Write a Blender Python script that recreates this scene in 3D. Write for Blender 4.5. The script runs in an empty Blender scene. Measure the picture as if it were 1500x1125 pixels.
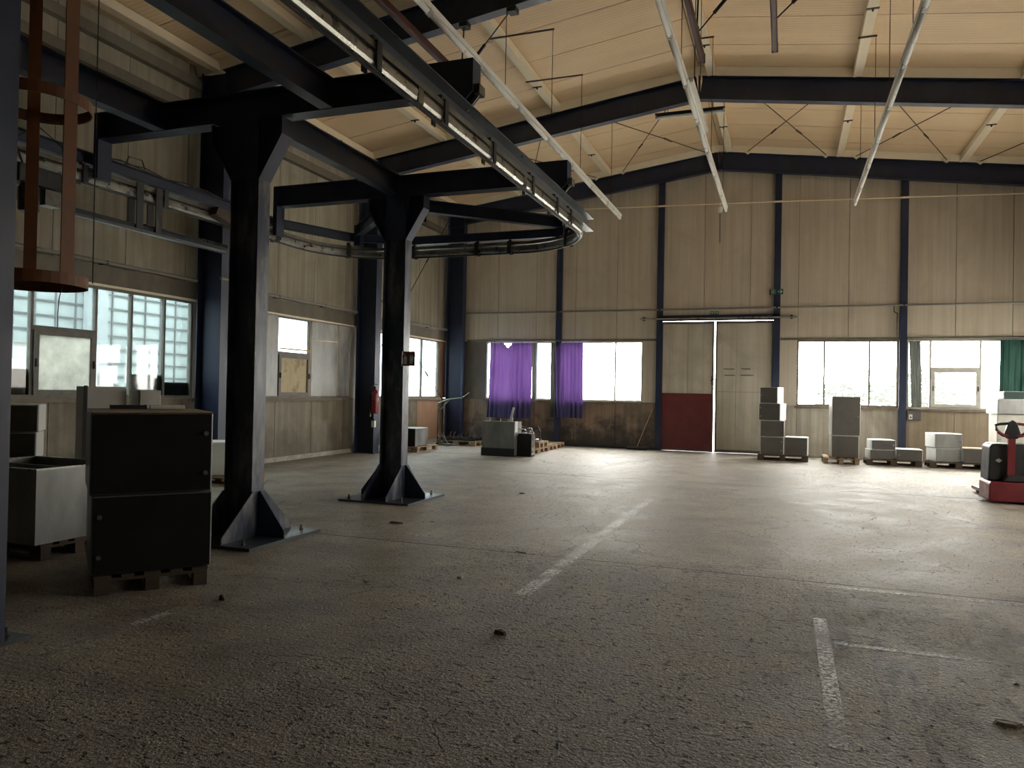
import bpy, math, random
from mathutils import Vector, Matrix
random.seed(7)
S = bpy.context.scene
COL = S.collection

# ------------------------------------------------------------------ camera
# world: X across the hall, Y along it (towards the gable with the doors), Z up, metres
cam_d = bpy.data.cameras.new('camera'); cam = bpy.data.objects.new('camera', cam_d); COL.objects.link(cam)
S.camera = cam
cam_d.sensor_width = 36.0; cam_d.sensor_fit = 'HORIZONTAL'
FOC = 1098.0                                    # focal length in pixels of the 1500 wide frame
cam_d.lens = 36.0 * FOC / 1500.0
cam_d.clip_start = 0.05; cam_d.clip_end = 500
def _n(v): return v.normalized()
_dy = _n(Vector((402, 19.5, FOC)))              # hall axis, seen in camera space (x right, y down, z forward)
_dx = Vector((-3000, -45.5, FOC)); _dx = -_n(_dx - _dy * _dy.dot(_dx))
_dz = _dx.cross(_dy)
# columns: camera right, up, back in world space
right = Vector((_dx.x, _dy.x, _dz.x)); up = -Vector((_dx.y, _dy.y, _dz.y)); back = -Vector((_dx.z, _dy.z, _dz.z))
cam.matrix_world = Matrix(((right.x, up.x, back.x, 0), (right.y, up.y, back.y, 0), (right.z, up.z, back.z, 1.6), (0, 0, 0, 1)))

# ------------------------------------------------------------------ world, exposure
SKY = 36.0
w = bpy.data.worlds.new('overcast_sky'); S.world = w; w.use_nodes = True
bg = w.node_tree.nodes['Background']
bg.inputs['Color'].default_value = (1.0, 0.985, 0.955, 1); bg.inputs['Strength'].default_value = SKY
S.view_settings.view_transform = 'Standard'
try: S.view_settings.look = 'None'
except Exception: pass
S.view_settings.exposure = 0.0; S.view_settings.gamma = 1.0; S.view_settings.use_curve_mapping = False
S.cycles.use_denoising = True
S.cycles.max_bounces = 10; S.cycles.diffuse_bounces = 6; S.cycles.glossy_bounces = 4
S.cycles.transparent_max_bounces = 12; S.cycles.transmission_bounces = 6
S.cycles.sample_clamp_indirect = 8.0
S.cycles.caustics_reflective = False; S.cycles.caustics_refractive = False

# hall dimensions
XL, XR, YB, YF = -10.33, 6.60, 22.0, -7.0
XRIDGE, SL = -1.86, 0.137
RAFT_BOT, RAFT_H = 7.98, 0.50                   # rafter underside at the ridge, depth
def raft_bot(x): return RAFT_BOT - SL * abs(x - XRIDGE)
def raft_top(x): return raft_bot(x) + RAFT_H
def roof_z(x): return raft_top(x) + 0.17        # underside of the roof panels
FRAMES = (-5.3, 0.15, 5.6, 11.05, 16.5, 21.8)

# ------------------------------------------------------------------ materials
MATS = {}
def principled(name, col, rough=0.6, metal=0.0, spec=0.5):
    m = bpy.data.materials.new(name); m.use_nodes = True
    b = m.node_tree.nodes['Principled BSDF']
    b.inputs['Base Color'].default_value = (*col, 1); b.inputs['Roughness'].default_value = rough
    b.inputs['Metallic'].default_value = metal
    b.inputs['Specular IOR Level'].default_value = spec
    return m, m.node_tree, b
class NT:
    """small helper around a node tree"""
    def __init__(s, nt): s.nt = nt
    def n(s, t, **kw):
        nd = s.nt.nodes.new(t)
        for k, v in kw.items(): setattr(nd, k, v)
        return nd
    def l(s, a, b): s.nt.links.new(a, b)
    def coord(s, scale=(1, 1, 1), loc=(0, 0, 0)):
        g = s.n('ShaderNodeNewGeometry'); m = s.n('ShaderNodeMapping')
        m.inputs['Scale'].default_value = scale; m.inputs['Location'].default_value = loc
        s.l(g.outputs['Position'], m.inputs['Vector']); return m.outputs['Vector']
    def noise(s, vec, scale, detail=4, rough=0.55, dist=0.0):
        t = s.n('ShaderNodeTexNoise'); t.inputs['Scale'].default_value = scale; t.inputs['Detail'].default_value = detail
        t.inputs['Roughness'].default_value = rough; t.inputs['Distortion'].default_value = dist
        s.l(vec, t.inputs['Vector']); return t.outputs['Fac']
    def ramp(s, fac, stops):
        r = s.n('ShaderNodeValToRGB'); e = r.color_ramp.elements
        e[0].position, e[0].color = stops[0][0], (*stops[0][1], 1); e[1].position, e[1].color = stops[-1][0], (*stops[-1][1], 1)
        for p, c in stops[1:-1]:
            k = e.new(p); k.color = (*c, 1)
        s.l(fac, r.inputs['Fac']); return r.outputs['Color']
    def rng(s, fac, a, b, c=0.0, d=1.0):
        m = s.n('ShaderNodeMapRange'); m.inputs[1].default_value = a; m.inputs[2].default_value = b
        m.inputs[3].default_value = c; m.inputs[4].default_value = d; s.l(fac, m.inputs[0]); return m.outputs[0]
    def math(s, op, a, b=None):
        m = s.n('ShaderNodeMath', operation=op)
        for i, v in enumerate((a, b)):
            if v is None: continue
            if isinstance(v, (int, float)): m.inputs[i].default_value = v
            else: s.l(v, m.inputs[i])
        return m.outputs[0]
    def mix(s, fac, a, b, blend='MIX'):
        m = s.n('ShaderNodeMix', data_type='RGBA', blend_type=blend)
        for sock, v in ((0, fac), (6, a), (7, b)):
            if isinstance(v, (int, float)): m.inputs[sock].default_value = v
            elif isinstance(v, tuple): m.inputs[sock].default_value = (*v, 1)
            else: s.l(v, m.inputs[sock])
        return m.outputs[2]
    def bump(s, h, strength, dist, bsdf):
        b = s.n('ShaderNodeBump'); b.inputs['Strength'].default_value = strength; b.inputs['Distance'].default_value = dist
        s.l(h, b.inputs['Height']); s.l(b.outputs['Normal'], bsdf.inputs['Normal'])
def mottled(name, c0, c1, scale=6.0, rough=0.6, metal=0.0, bump=0.0, stretch=(1, 1, 1), c2=None, lo=0.35, hi=0.68, spec=0.5, rr=0.12):
    m, nt, b = principled(name, c0, rough, metal, spec); t = NT(nt)
    v = t.coord(stretch); f = t.noise(v, scale, 6, 0.6)
    stops = [(lo, c0), (hi, c1)] if c2 is None else [(lo, c0), ((lo + hi) / 2, c1), (hi + 0.05, c2)]
    t.l(t.ramp(f, stops), b.inputs['Base Color'])
    t.l(t.rng(f, 0.3, 0.7, max(rough - rr, 0.05), min(rough + rr, 1)), b.inputs['Roughness'])
    if bump: t.bump(t.noise(v, scale * 5, 4), bump, 0.01, b)
    MATS[name] = m; return m
def mat(n): return MATS[n]

mottled('blue_paint', (0.010, 0.016, 0.042), (0.015, 0.024, 0.060), 3.0, 0.45, stretch=(1, 1, .4), c2=(0.028, 0.038, 0.075), lo=.3, hi=.72)
mottled('blue_worn', (0.012, 0.018, 0.042), (0.034, 0.044, 0.075), 5.0, 0.40, stretch=(1, 1, .3), c2=(0.20, 0.205, 0.22), lo=.3, hi=.66)
mottled('blue_grey', (0.035, 0.045, 0.062), (0.06, 0.07, 0.085), 4.0, 0.38, stretch=(1, .3, 1))
mottled('roof_panel', (0.47, 0.36, 0.22), (0.53, 0.41, 0.26), 1.2, 0.62, stretch=(.25, 1.0, .25))
mottled('cream_steel', (0.82, 0.72, 0.54), (0.86, 0.76, 0.58), 4.0, 0.55)
mottled('galvanised', (0.24, 0.24, 0.22), (0.40, 0.40, 0.37), 9.0, 0.33, 0.85)
mottled('galv_dirty', (0.10, 0.095, 0.08), (0.20, 0.19, 0.165), 7.0, 0.42, 0.7)
mottled('pipe_grey', (0.17, 0.165, 0.15), (0.24, 0.23, 0.21), 1.0, 0.45, 0.2)
mottled('sheet_steel', (0.16, 0.165, 0.165), (0.26, 0.265, 0.26), 3.5, 0.40, 0.55, stretch=(1, 1, .35))
mottled('sheet_bright', (0.55, 0.57, 0.57), (0.70, 0.71, 0.70), 5.0, 0.45, 0.1)
mottled('door_black', (0.010, 0.010, 0.011), (0.016, 0.016, 0.017), 4.0, 0.62, spec=.2)
mottled('door_brown', (0.085, 0.080, 0.075), (0.115, 0.108, 0.10), 4.0, 0.48)
mottled('pale_paint', (0.50, 0.50, 0.46), (0.60, 0.60, 0.56), 3.0, 0.6)
mottled('rust_orange', (0.11, 0.036, 0.007), (0.16, 0.056, 0.012), 8.0, 0.65)
mottled('dark_red', (0.12, 0.026, 0.026), (0.16, 0.036, 0.034), 3.0, 0.38)
mottled('maroon_rail', (0.045, 0.011, 0.010), (0.060, 0.017, 0.014), 1.0, 0.45, spec=.3)
mottled('truck_red', (0.15, 0.014, 0.020), (0.19, 0.020, 0.026), 5.0, 0.4)
mottled('extinguisher_red', (0.20, 0.010, 0.016), (0.25, 0.014, 0.022), 5.0, 0.25)
mottled('black_plastic', (0.014, 0.014, 0.015), (0.026, 0.026, 0.028), 8.0, 0.45)
mottled('black_steel', (0.008, 0.008, 0.009), (0.018, 0.018, 0.018), 8.0, 0.5)
mottled('wood', (0.16, 0.10, 0.055), (0.28, 0.19, 0.11), 5.0, 0.75, stretch=(.6, .6, 3), c2=(0.34, 0.25, 0.16))
mottled('wood_dark', (0.05, 0.035, 0.022), (0.10, 0.07, 0.045), 5.0, 0.8, stretch=(.6, .6, 3))
mottled('cardboard', (0.34, 0.24, 0.14), (0.42, 0.30, 0.18), 4.0, 0.8)
mottled('lamp_white', (0.80, 0.80, 0.77), (0.88, 0.88, 0.85), 5.0, 0.35)
mottled('lamp_grey', (0.45, 0.45, 0.43), (0.55, 0.55, 0.52), 5.0, 0.45)
mottled('window_frame', (0.10, 0.095, 0.08), (0.17, 0.155, 0.13), 6.0, 0.6)
mottled('frame_light', (0.40, 0.40, 0.37), (0.52, 0.51, 0.47), 6.0, 0.6)
mottled('sill', (0.13, 0.105, 0.075), (0.22, 0.18, 0.13), 7.0, 0.75, bump=.2)
mottled('head_band', (0.11, 0.095, 0.072), (0.17, 0.15, 0.115), 4.0, 0.7, stretch=(1, 1, .4))
mottled('cover_sheet', (0.22, 0.225, 0.225), (0.34, 0.345, 0.34), 4.0, 0.5, 0.2, stretch=(1, 1, .4), c2=(0.46, 0.46, 0.45))
mottled('sash_board', (0.42, 0.34, 0.20), (0.52, 0.44, 0.28), 3.0, 0.7, c2=(0.2, 0.14, 0.07))
mottled('skirting', (0.24, 0.225, 0.19), (0.42, 0.40, 0.35), 9.0, 0.75)
mottled('white_plastic', (0.68, 0.67, 0.62), (0.76, 0.75, 0.70), 5.0, 0.5)
mottled('paint_chip', (0.42, 0.41, 0.38), (0.6, 0.59, 0.55), 20.0, 0.8)
mottled('grit', (0.16, 0.15, 0.13), (0.36, 0.35, 0.32), 60.0, 0.9)
mottled('sign_green', (0.006, 0.075, 0.05), (0.008, 0.09, 0.06), 4.0, 0.4)
mottled('sign_red', (0.13, 0.022, 0.02), (0.15, 0.028, 0.025), 4.0, 0.35)
mottled('sign_white', (0.55, 0.57, 0.54), (0.6, 0.62, 0.58), 4.0, 0.5)
mottled('marker_black', (0.03, 0.025, 0.02), (0.05, 0.04, 0.03), 40.0, 0.8)
mottled('brass', (0.30, 0.20, 0.05), (0.36, 0.24, 0.07), 8.0, 0.55, 0.0)
mottled('outdoor_render', (0.42, 0.47, 0.49), (0.50, 0.54, 0.55), 1.5, 0.8)
mottled('outdoor_bar', (0.09, 0.105, 0.105), (0.12, 0.135, 0.135), 3.0, 0.6)
mottled('outdoor_glass', (0.38, 0.46, 0.475), (0.52, 0.585, 0.58), 0.6, 0.4, lo=.3, hi=.7)
mottled('outdoor_ground', (0.55, 0.54, 0.51), (0.64, 0.63, 0.60), 0.8, 0.9)
mottled('leaf', (0.024, 0.048, 0.028), (0.042, 0.070, 0.042), 2.0, 0.6, lo=.3, hi=.7)
mottled('bark', (0.08, 0.06, 0.04), (0.14, 0.11, 0.08), 9.0, 0.9)
mottled('green_plastic', (0.02, 0.05, 0.042), (0.03, 0.065, 0.055), 5.0, 0.45)

def wall_material(name, base, streak, dirt, amount, low_dirt=0.0, dirt_col=None):
    """sandwich panel sheet: vertical dirt streaks, blotches"""
    m, nt, b = principled(name, base, 0.62); t = NT(nt)
    st = t.noise(t.coord((3.2, 3.2, .10)), 2.2, 5, .65)
    bl = t.noise(t.coord((1, 1, .8), (3, 1, 7)), 1.1, 5, .6, .6)
    c = t.mix(t.math('MULTIPLY', t.rng(st, .40, .70), amount), base, streak)
    c = t.mix(t.math('MULTIPLY', t.rng(bl, .48, .72), amount), c, dirt)
    if low_dirt:
        z = t.n('ShaderNodeSeparateXYZ'); g = t.n('ShaderNodeNewGeometry'); t.l(g.outputs['Position'], z.inputs[0])
        edge = t.math('ADD', z.outputs[2], t.rng(t.noise(t.coord((1, 1, 1), (9, 2, 0)), 2.3, 5, .65), .3, .7, -.5, .5))
        c = t.mix(t.math('MULTIPLY', t.rng(edge, .95, .25), low_dirt), c, dirt_col or dirt)
    t.l(c, b.inputs['Base Color']); t.l(t.rng(bl, .3, .7, .5, .75), b.inputs['Roughness'])
    MATS[name] = m
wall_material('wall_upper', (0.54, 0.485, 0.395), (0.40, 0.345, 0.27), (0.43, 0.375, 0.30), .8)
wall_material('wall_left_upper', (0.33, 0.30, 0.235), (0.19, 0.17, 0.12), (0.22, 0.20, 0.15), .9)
wall_material('wall_low_left', (0.21, 0.18, 0.12), (0.12, 0.098, 0.06), (0.10, 0.08, 0.05), .9, .6, (0.065, 0.055, 0.038))
wall_material('wall_low_brown', (0.30, 0.22, 0.16), (0.14, 0.10, 0.07), (0.11, 0.085, 0.065), .9, .9, (0.035, 0.03, 0.027))
wall_material('wall_low_grey', (0.44, 0.405, 0.34), (0.22, 0.19, 0.14), (0.24, 0.205, 0.155), 1.0, .35)
wall_material('wall_low_tan', (0.35, 0.28, 0.20), (0.21, 0.165, 0.10), (0.24, 0.18, 0.12), 1.0, .35)
wall_material('wall_rust', (0.36, 0.21, 0.125), (0.24, 0.12, 0.06), (0.21, 0.13, 0.085), .8, .4)
wall_material('door_panel', (0.53, 0.49, 0.41), (0.37, 0.335, 0.265), (0.35, 0.32, 0.255), .9, .3)
wall_material('wall_hidden', (0.17, 0.15, 0.115), (0.12, 0.10, 0.075), (0.11, 0.095, 0.07), .6)

def floor_material():
    m, nt, b = principled('floor_concrete', (0.2, 0.19, 0.17), 0.6); t = NT(nt)
    p = t.coord(); big = t.noise(p, .35, 5, .6, .5); mid = t.noise(t.coord((1, 1, 1), (5, 8, 0)), 1.7, 6, .65); fine = t.noise(p, 75, 5, .75)
    grain = t.noise(p, 170, 2, .6)
    sep = t.n('ShaderNodeSeparateXYZ'); g = t.n('ShaderNodeNewGeometry'); t.l(g.outputs['Position'], sep.inputs[0])
    X, Y = sep.outputs[0], sep.outputs[1]
    c = t.ramp(big, [(.32, (.25, .228, .195)), (.55, (.33, .302, .262)), (.72, (.40, .372, .325))])
    c = t.mix(.75, c, t.ramp(mid, [(.3, (.42, .415, .41)), (.5, (.95, .95, .95)), (.72, (1.4, 1.39, 1.35))]), 'MULTIPLY')
    spk = t.noise(t.coord((1, 1, 1), (11, 5, 0)), 34, 6, .8)
    c = t.mix(.85, c, t.ramp(fine, [(.34, (.30, .30, .30)), (.5, (.95, .95, .95)), (.66, (2.1, 2.08, 2.0))]), 'MULTIPLY')
    c = t.mix(.7, c, t.ramp(spk, [(.36, (.35, .345, .34)), (.5, (1, 1, 1)), (.66, (1.7, 1.69, 1.65))]), 'MULTIPLY')
    scr = t.noise(t.coord((.5, 6, 1), (2, 2, 0)), 5, 6, .75)
    c = t.mix(.5, c, t.ramp(scr, [(.35, (.6, .6, .6)), (.5, (1, 1, 1)), (.68, (1.45, 1.44, 1.4))]), 'MULTIPLY')
    # coarse worn patch down the middle of the hall: broken aggregate
    wob = t.math('ADD', X, t.rng(big, .3, .7, -1.6, 1.6))
    rough_l = t.rng(wob, -3.6, -2.2); rough_r = t.rng(wob, 1.6, .2)
    rough_y = t.rng(t.math('ADD', Y, t.rng(mid, .3, .7, -.7, .7)), 8.2, 6.2)
    worn = t.math('MULTIPLY', t.math('MULTIPLY', rough_l, rough_r), rough_y)
    worn = t.math('MAXIMUM', worn, .22)
    vor = t.n('ShaderNodeTexVoronoi'); vor.inputs['Scale'].default_value = 26
    t.l(t.coord((1, 1, 1), (.3, .7, 0)), vor.inputs['Vector'])
    peb = t.noise(t.coord((1, 1, 1), (2, 4, 0)), 42, 4, .6)
    pits = t.rng(t.noise(t.coord((.95, 1.1, 1), (7, 3, 0)), 17, 3, .55), .60, .66)
    c = t.mix(t.math('MULTIPLY', pits, t.rng(worn, .2, .8, .12, .85)), c, (.06, .054, .047))
    stone = t.rng(peb, .62, .74)
    c = t.mix(t.math('MULTIPLY', stone, t.math('MULTIPLY', worn, .4)), c, (.34, .33, .30))
    # hairline cracks
    dv = t.n('ShaderNodeMix', data_type='VECTOR'); dv.inputs[0].default_value = .12
    nz = t.n('ShaderNodeTexNoise'); nz.inputs['Scale'].default_value = 2.2; nz.inputs['Detail'].default_value = 6
    t.l(p, nz.inputs['Vector']); t.l(p, dv.inputs[4])
    va = t.n('ShaderNodeVectorMath', operation='ADD'); vs = t.n('ShaderNodeVectorMath', operation='SCALE'); vs.inputs[3].default_value = .9
    t.l(nz.outputs['Color'], vs.inputs[0]); t.l(p, va.inputs[0]); t.l(vs.outputs[0], va.inputs[1])
    fl = t.n('ShaderNodeVectorMath', operation='MULTIPLY'); fl.inputs[1].default_value = (1, 1, 0); t.l(va.outputs[0], fl.inputs[0])
    cv = t.n('ShaderNodeTexVoronoi', feature='DISTANCE_TO_EDGE'); cv.inputs['Scale'].default_value = .62; t.l(fl.outputs[0], cv.inputs['Vector'])
    cr = t.rng(cv.outputs['Distance'], .0055, .0015)
    crm = t.math('MULTIPLY', cr, t.rng(t.noise(t.coord((1, 1, 1), (1, 6, 0)), .5, 3), .45, .6))
    c = t.mix(t.math('MULTIPLY', crm, .6), c, (.06, .055, .05))
    # tyre smears and oil around the bay marking
    def blob(cx, cy, rx, ry):
        a = t.math('POWER', t.math('DIVIDE', t.math('SUBTRACT', X, cx), rx), 2); bb = t.math('POWER', t.math('DIVIDE', t.math('SUBTRACT', Y, cy), ry), 2)
        return t.rng(t.math('ADD', a, bb), 1.0, .1)
    sm = t.noise(t.coord((3.2, .8, 1), (4, 9, 0)), 1.6, 5, .6, 1.2)
    smear = t.math('MULTIPLY', blob(.95, 5.1, 1.2, 2.4), t.rng(sm, .50, .62))
    c = t.mix(t.math('MULTIPLY', smear, .75), c, (.05, .046, .04))
    pale = t.math('MULTIPLY', blob(.55, 6.0, .8, 1.6), t.rng(t.noise(t.coord((1, 1, 1), (8, 1, 0)), 2.2, 5, .6), .5, .62))
    c = t.mix(t.math('MULTIPLY', pale, .5), c, (.42, .41, .38))
    t.l(c, b.inputs['Base Color'])
    t.l(t.math('ADD', t.math('ADD', t.rng(mid, .3, .7, .44, .62), t.rng(spk, .35, .65, -.08, .10)), t.math('MULTIPLY', worn, .18)), b.inputs['Roughness'])
    hgt = t.math('ADD', t.math('MULTIPLY', peb, worn), t.math('MULTIPLY', t.math('ADD', t.math('MULTIPLY', fine, .10), t.math('MULTIPLY', grain, .03)), t.rng(worn, 0, 1, .5, 1)))
    hgt = t.math('SUBTRACT', hgt, t.math('MULTIPLY', pits, t.math('MULTIPLY', worn, 1.0)))
    hgt = t.math('SUBTRACT', hgt, t.math('MULTIPLY', crm, .5))
    hgt = t.math('ADD', hgt, t.math('MULTIPLY', mid, .10))
    t.bump(hgt, 1.0, .030, b)
    MATS['floor_concrete'] = m
floor_material()

def line_paint():
    m, nt, b = principled('line_paint', (0.72, 0.71, 0.68), 0.5); t = NT(nt)
    f = t.noise(t.coord(), 38, 5, .7); g = t.noise(t.coord((1, 1, 1), (3, 3, 0)), 2.2, 4)
    a = t.math('MULTIPLY', t.rng(f, .42, .56), t.rng(g, .28, .58, 0, .92))
    tr = t.n('ShaderNodeBsdfTransparent'); mx = t.n('ShaderNodeMixShader'); out = nt.nodes['Material Output']
    t.l(a, mx.inputs[0]); t.l(tr.outputs[0], mx.inputs[1]); t.l(b.outputs[0], mx.inputs[2]); t.l(mx.outputs[0], out.inputs[0])
    MATS['line_paint'] = m
line_paint()

def glass(name, tint, haze, hazecol=(0.8, 0.82, 0.8), scale=1.5):
    """thin pane: clear transmission, a mirror sheen, and a film of dirt that scatters light"""
    m = bpy.data.materials.new(name); m.use_nodes = True; nt = m.node_tree; t = NT(nt); nt.nodes.clear()
    out = t.n('ShaderNodeOutputMaterial'); tr = t.n('ShaderNodeBsdfTransparent'); tr.inputs[0].default_value = (*tint, 1)
    gl = t.n('ShaderNodeBsdfGlossy'); gl.inputs['Roughness'].default_value = .03
    lw = t.n('ShaderNodeLayerWeight'); lw.inputs['Blend'].default_value = .5
    fr = t.math('ADD', t.math('MULTIPLY', t.math('POWER', lw.outputs['Facing'], 5.0), .6), .04)
    m1 = t.n('ShaderNodeMixShader'); t.l(fr, m1.inputs[0]); t.l(tr.outputs[0], m1.inputs[1]); t.l(gl.outputs[0], m1.inputs[2])
    tl = t.n('ShaderNodeBsdfTranslucent'); tl.inputs[0].default_value = (*hazecol, 1)
    df = t.n('ShaderNodeBsdfDiffuse'); df.inputs[0].default_value = tuple(.6 * c for c in hazecol) + (1,)
    m2 = t.n('ShaderNodeMixShader'); m2.inputs[0].default_value = .3; t.l(tl.outputs[0], m2.inputs[1]); t.l(df.outputs[0], m2.inputs[2])
    nz = t.noise(t.coord(), scale, 5, .6); hz = t.rng(nz, .3, .7, haze * .6, min(1, haze * 1.4))
    m3 = t.n('ShaderNodeMixShader'); t.l(hz, m3.inputs[0]); t.l(m1.outputs[0], m3.inputs[1]); t.l(m2.outputs[0], m3.inputs[2])
    t.l(m3.outputs[0], out.inputs[0]); MATS[name] = m
glass('glass_clear', (.95, .95, .93), .03)
glass('glass_dimmed', (.60, .585, .555), .16, (.8, .78, .73))  # tint and haze added to cut daylight through the unseen right windows
glass('glass_side', (.40, .445, .455), .03, (.7, .76, .78))
glass('glass_frosted', (.10, .11, .105), .75, (.46, .48, .45))
glass('glass_grimy', (.12, .11, .09), .55, (.28, .24, .17), 3)

def cloth(name, c0, c1, trans=.5, face=None):
    m = bpy.data.materials.new(name); m.use_nodes = True; nt = m.node_tree; t = NT(nt); nt.nodes.clear()
    out = t.n('ShaderNodeOutputMaterial'); f = t.noise(t.coord((1, 1, .3)), 5, 4); c = t.ramp(f, [(.35, c0), (.65, c1)])
    d = t.n('ShaderNodeBsdfDiffuse'); tl = t.n('ShaderNodeBsdfTranslucent'); mx = t.n('ShaderNodeMixShader'); mx.inputs[0].default_value = trans
    (t.l(c, d.inputs[0]) if face is None else setattr(d.inputs[0], 'default_value', (*face, 1))); t.l(c, tl.inputs[0]); t.l(d.outputs[0], mx.inputs[1]); t.l(tl.outputs[0], mx.inputs[2]); t.l(mx.outputs[0], out.inputs[0])
    MATS[name] = m
cloth('cloth_purple', (.060, .026, .115), (.090, .042, .155), .16, (.085, .085, .19))
cloth('cloth_grey', (.06, .065, .06), (.09, .095, .085), .14)
cloth('cloth_green', (.012, .030, .024), (.020, .046, .037), .09)

# ------------------------------------------------------------------ mesh helpers
def objloc(o):
    v = Vector((0, 0, 0))
    while o is not None: v = v + o.location; o = o.parent
    return v
class MB:
    def __init__(s): s.v = []; s.f = []
    def add(s, vs, fs):
        k = len(s.v); s.v += [tuple(p) for p in vs]; s.f += [tuple(i + k for i in q) for q in fs]; return s
    def box(s, a, b):
        x0, x1 = sorted((a[0], b[0])); y0, y1 = sorted((a[1], b[1])); z0, z1 = sorted((a[2], b[2]))
        return s.add([(x0, y0, z0), (x1, y0, z0), (x1, y1, z0), (x0, y1, z0), (x0, y0, z1), (x1, y0, z1), (x1, y1, z1), (x0, y1, z1)],
                     [(0, 3, 2, 1), (4, 5, 6, 7), (0, 1, 5, 4), (1, 2, 6, 5), (2, 3, 7, 6), (3, 0, 4, 7)])
    def cbox(s, c, size, rot=None):
        h = [d / 2 for d in size]; m = MB().box((-h[0], -h[1], -h[2]), h)
        R = rot if rot is not None else Matrix.Identity(3)
        return s.add([R @ Vector(p) + Vector(c) for p in m.v], m.f)
    def prism(s, pts, axis, a, b):
        """polygon in the two other axes (cyclic order kept: axis x->(y,z), y->(x,z), z->(x,y)) extruded from a to b"""
        def P(p, t): return (t, p[0], p[1]) if axis == 'x' else (p[0], t, p[1]) if axis == 'y' else (p[0], p[1], t)
        n = len(pts); vs = [P(p, a) for p in pts] + [P(p, b) for p in pts]
        area = sum(pts[i][0] * pts[(i + 1) % n][1] - pts[(i + 1) % n][0] * pts[i][1] for i in range(n))
        flip = (area > 0) ^ (axis == 'y') ^ (b < a)
        fs = [tuple(range(n)), tuple(range(2 * n - 1, n - 1, -1))] + [(i, i + n, (i + 1) % n + n, (i + 1) % n) for i in range(n)]
        if flip: fs = [tuple(reversed(q)) for q in fs]
        return s.add(vs, fs)
    def sweep(s, prof, path, upv=(0, 0, 1), closed=False):
        """closed 2-D profile (side, up) carried along a path with mitred corners"""
        path = [Vector(p) for p in path]; U = Vector(upv); n = len(path); k = len(prof); vs = []
        for i, p in enumerate(path):
            d0 = (path[i] - path[i - 1]).normalized() if i or closed else None
            d1 = (path[(i + 1) % n] - path[i]).normalized() if i < n - 1 or closed else None
            d0 = d0 or d1; d1 = d1 or d0
            t = (d0 + d1).normalized(); sd = t.cross(U).normalized(); uu = sd.cross(t).normalized()
            c = max(t.dot(d1), .3)
            vs += [p + sd * (a / c) + uu * b for a, b in prof]
        fs = []
        for i in range(n if closed else n - 1):
            j = (i + 1) % n
            for q in range(k):
                r = (q + 1) % k; fs.append((i * k + q, j * k + q, j * k + r, i * k + r))
        if not closed: fs += [tuple(range(k)), tuple(range(n * k - 1, (n - 1) * k - 1, -1))]
        return s.add(vs, fs)
    def tube(s, path, r, n=8, closed=False):
        d = Vector(path[1]) - Vector(path[0]); U = (0, 0, 1) if abs(d.normalized().z) < .9 else (0, 1, 0)
        return s.sweep([(r * math.cos(2 * math.pi * i / n), r * math.sin(2 * math.pi * i / n)) for i in range(n)], path, U, closed)
    def ibeam(s, p, q, h, b, tw=.008, tf=.013, upv=(0, 0, 1), base=True):
        """I section; p,q on the underside centre line (base) or on the axis"""
        z0 = 0 if base else -h / 2; z1 = z0 + h; a, c = b / 2, tw / 2
        prof = [(-a, z0), (a, z0), (a, z0 + tf), (c, z0 + tf), (c, z1 - tf), (a, z1 - tf), (a, z1), (-a, z1), (-a, z1 - tf), (-c, z1 - tf), (-c, z0 + tf), (-a, z0 + tf)]
        return s.sweep(prof, [p, q], upv)
    def lathe(s, prof, c, axis='z', n=16):
        """profile of (radius, height)"""
        vs = []; k = len(prof); c = Vector(c)
        for i in range(n):
            a = 2 * math.pi * i / n
            for r, h in prof:
                q = (r * math.cos(a), r * math.sin(a), h)
                q = q if axis == 'z' else (q[2], q[0], q[1]) if axis == 'x' else (q[0], q[2], q[1])
                vs.append(c + Vector(q))
        fs = [(i * k + j, ((i + 1) % n) * k + j, ((i + 1) % n) * k + j + 1, i * k + j + 1) for i in range(n) for j in range(k - 1)]
        fs += [tuple(i * k for i in reversed(range(n))), tuple(i * k + k - 1 for i in range(n))]
        return s.add(vs, fs)
    def build(s, name, m, parent=None, smooth=False, bevel=0.0, local=False, solid=0.0, nodup=False):
        vs = [Vector(p) for p in s.v]
        loc = Vector((0, 0, 0))
        if parent is not None and not local:
            o = objloc(parent); vs = [p - o for p in vs]
        if parent is None and not nodup:
            lo = [min(p[i] for p in vs) for i in range(3)]; hi = [max(p[i] for p in vs) for i in range(3)]
            loc = Vector(((lo[0] + hi[0]) / 2, (lo[1] + hi[1]) / 2, lo[2])); vs = [p - loc for p in vs]
        me = bpy.data.meshes.new(name); me.from_pydata([tuple(p) for p in vs], [], s.f); me.update()
        ob = bpy.data.objects.new(name, me); COL.objects.link(ob); ob.location = loc
        me.materials.append(MATS[m] if isinstance(m, str) else m)
        if smooth:
            for p in me.polygons: p.use_smooth = True
        import bmesh as _b
        bm = _b.new(); bm.from_mesh(me); _b.ops.recalc_face_normals(bm, faces=bm.faces); bm.to_mesh(me); bm.free()
        if bevel:
            md = ob.modifiers.new('bevel', 'BEVEL'); md.width = bevel; md.segments = 2; md.limit_method = 'ANGLE'
        if solid:
            md = ob.modifiers.new('solid', 'SOLIDIFY'); md.thickness = solid
        if parent is not None: ob.parent = parent
        return ob
def tag(o, label, cat=None, group=None, kind=None):
    o['label'] = label
    if cat: o['category'] = cat
    if group: o['group'] = group
    if kind: o['kind'] = kind
    return o
def thing(name, label, cat, loc, rotz=0.0, group=None):
    o = bpy.data.objects.new(name, None); COL.objects.link(o); o.location = loc; o.rotation_euler = (0, 0, rotz); o.empty_display_size = .2
    return tag(o, label, cat, group)
def struct(o, label=None):
    o['kind'] = 'structure'
    if label: o['label'] = label
    return o
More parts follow.
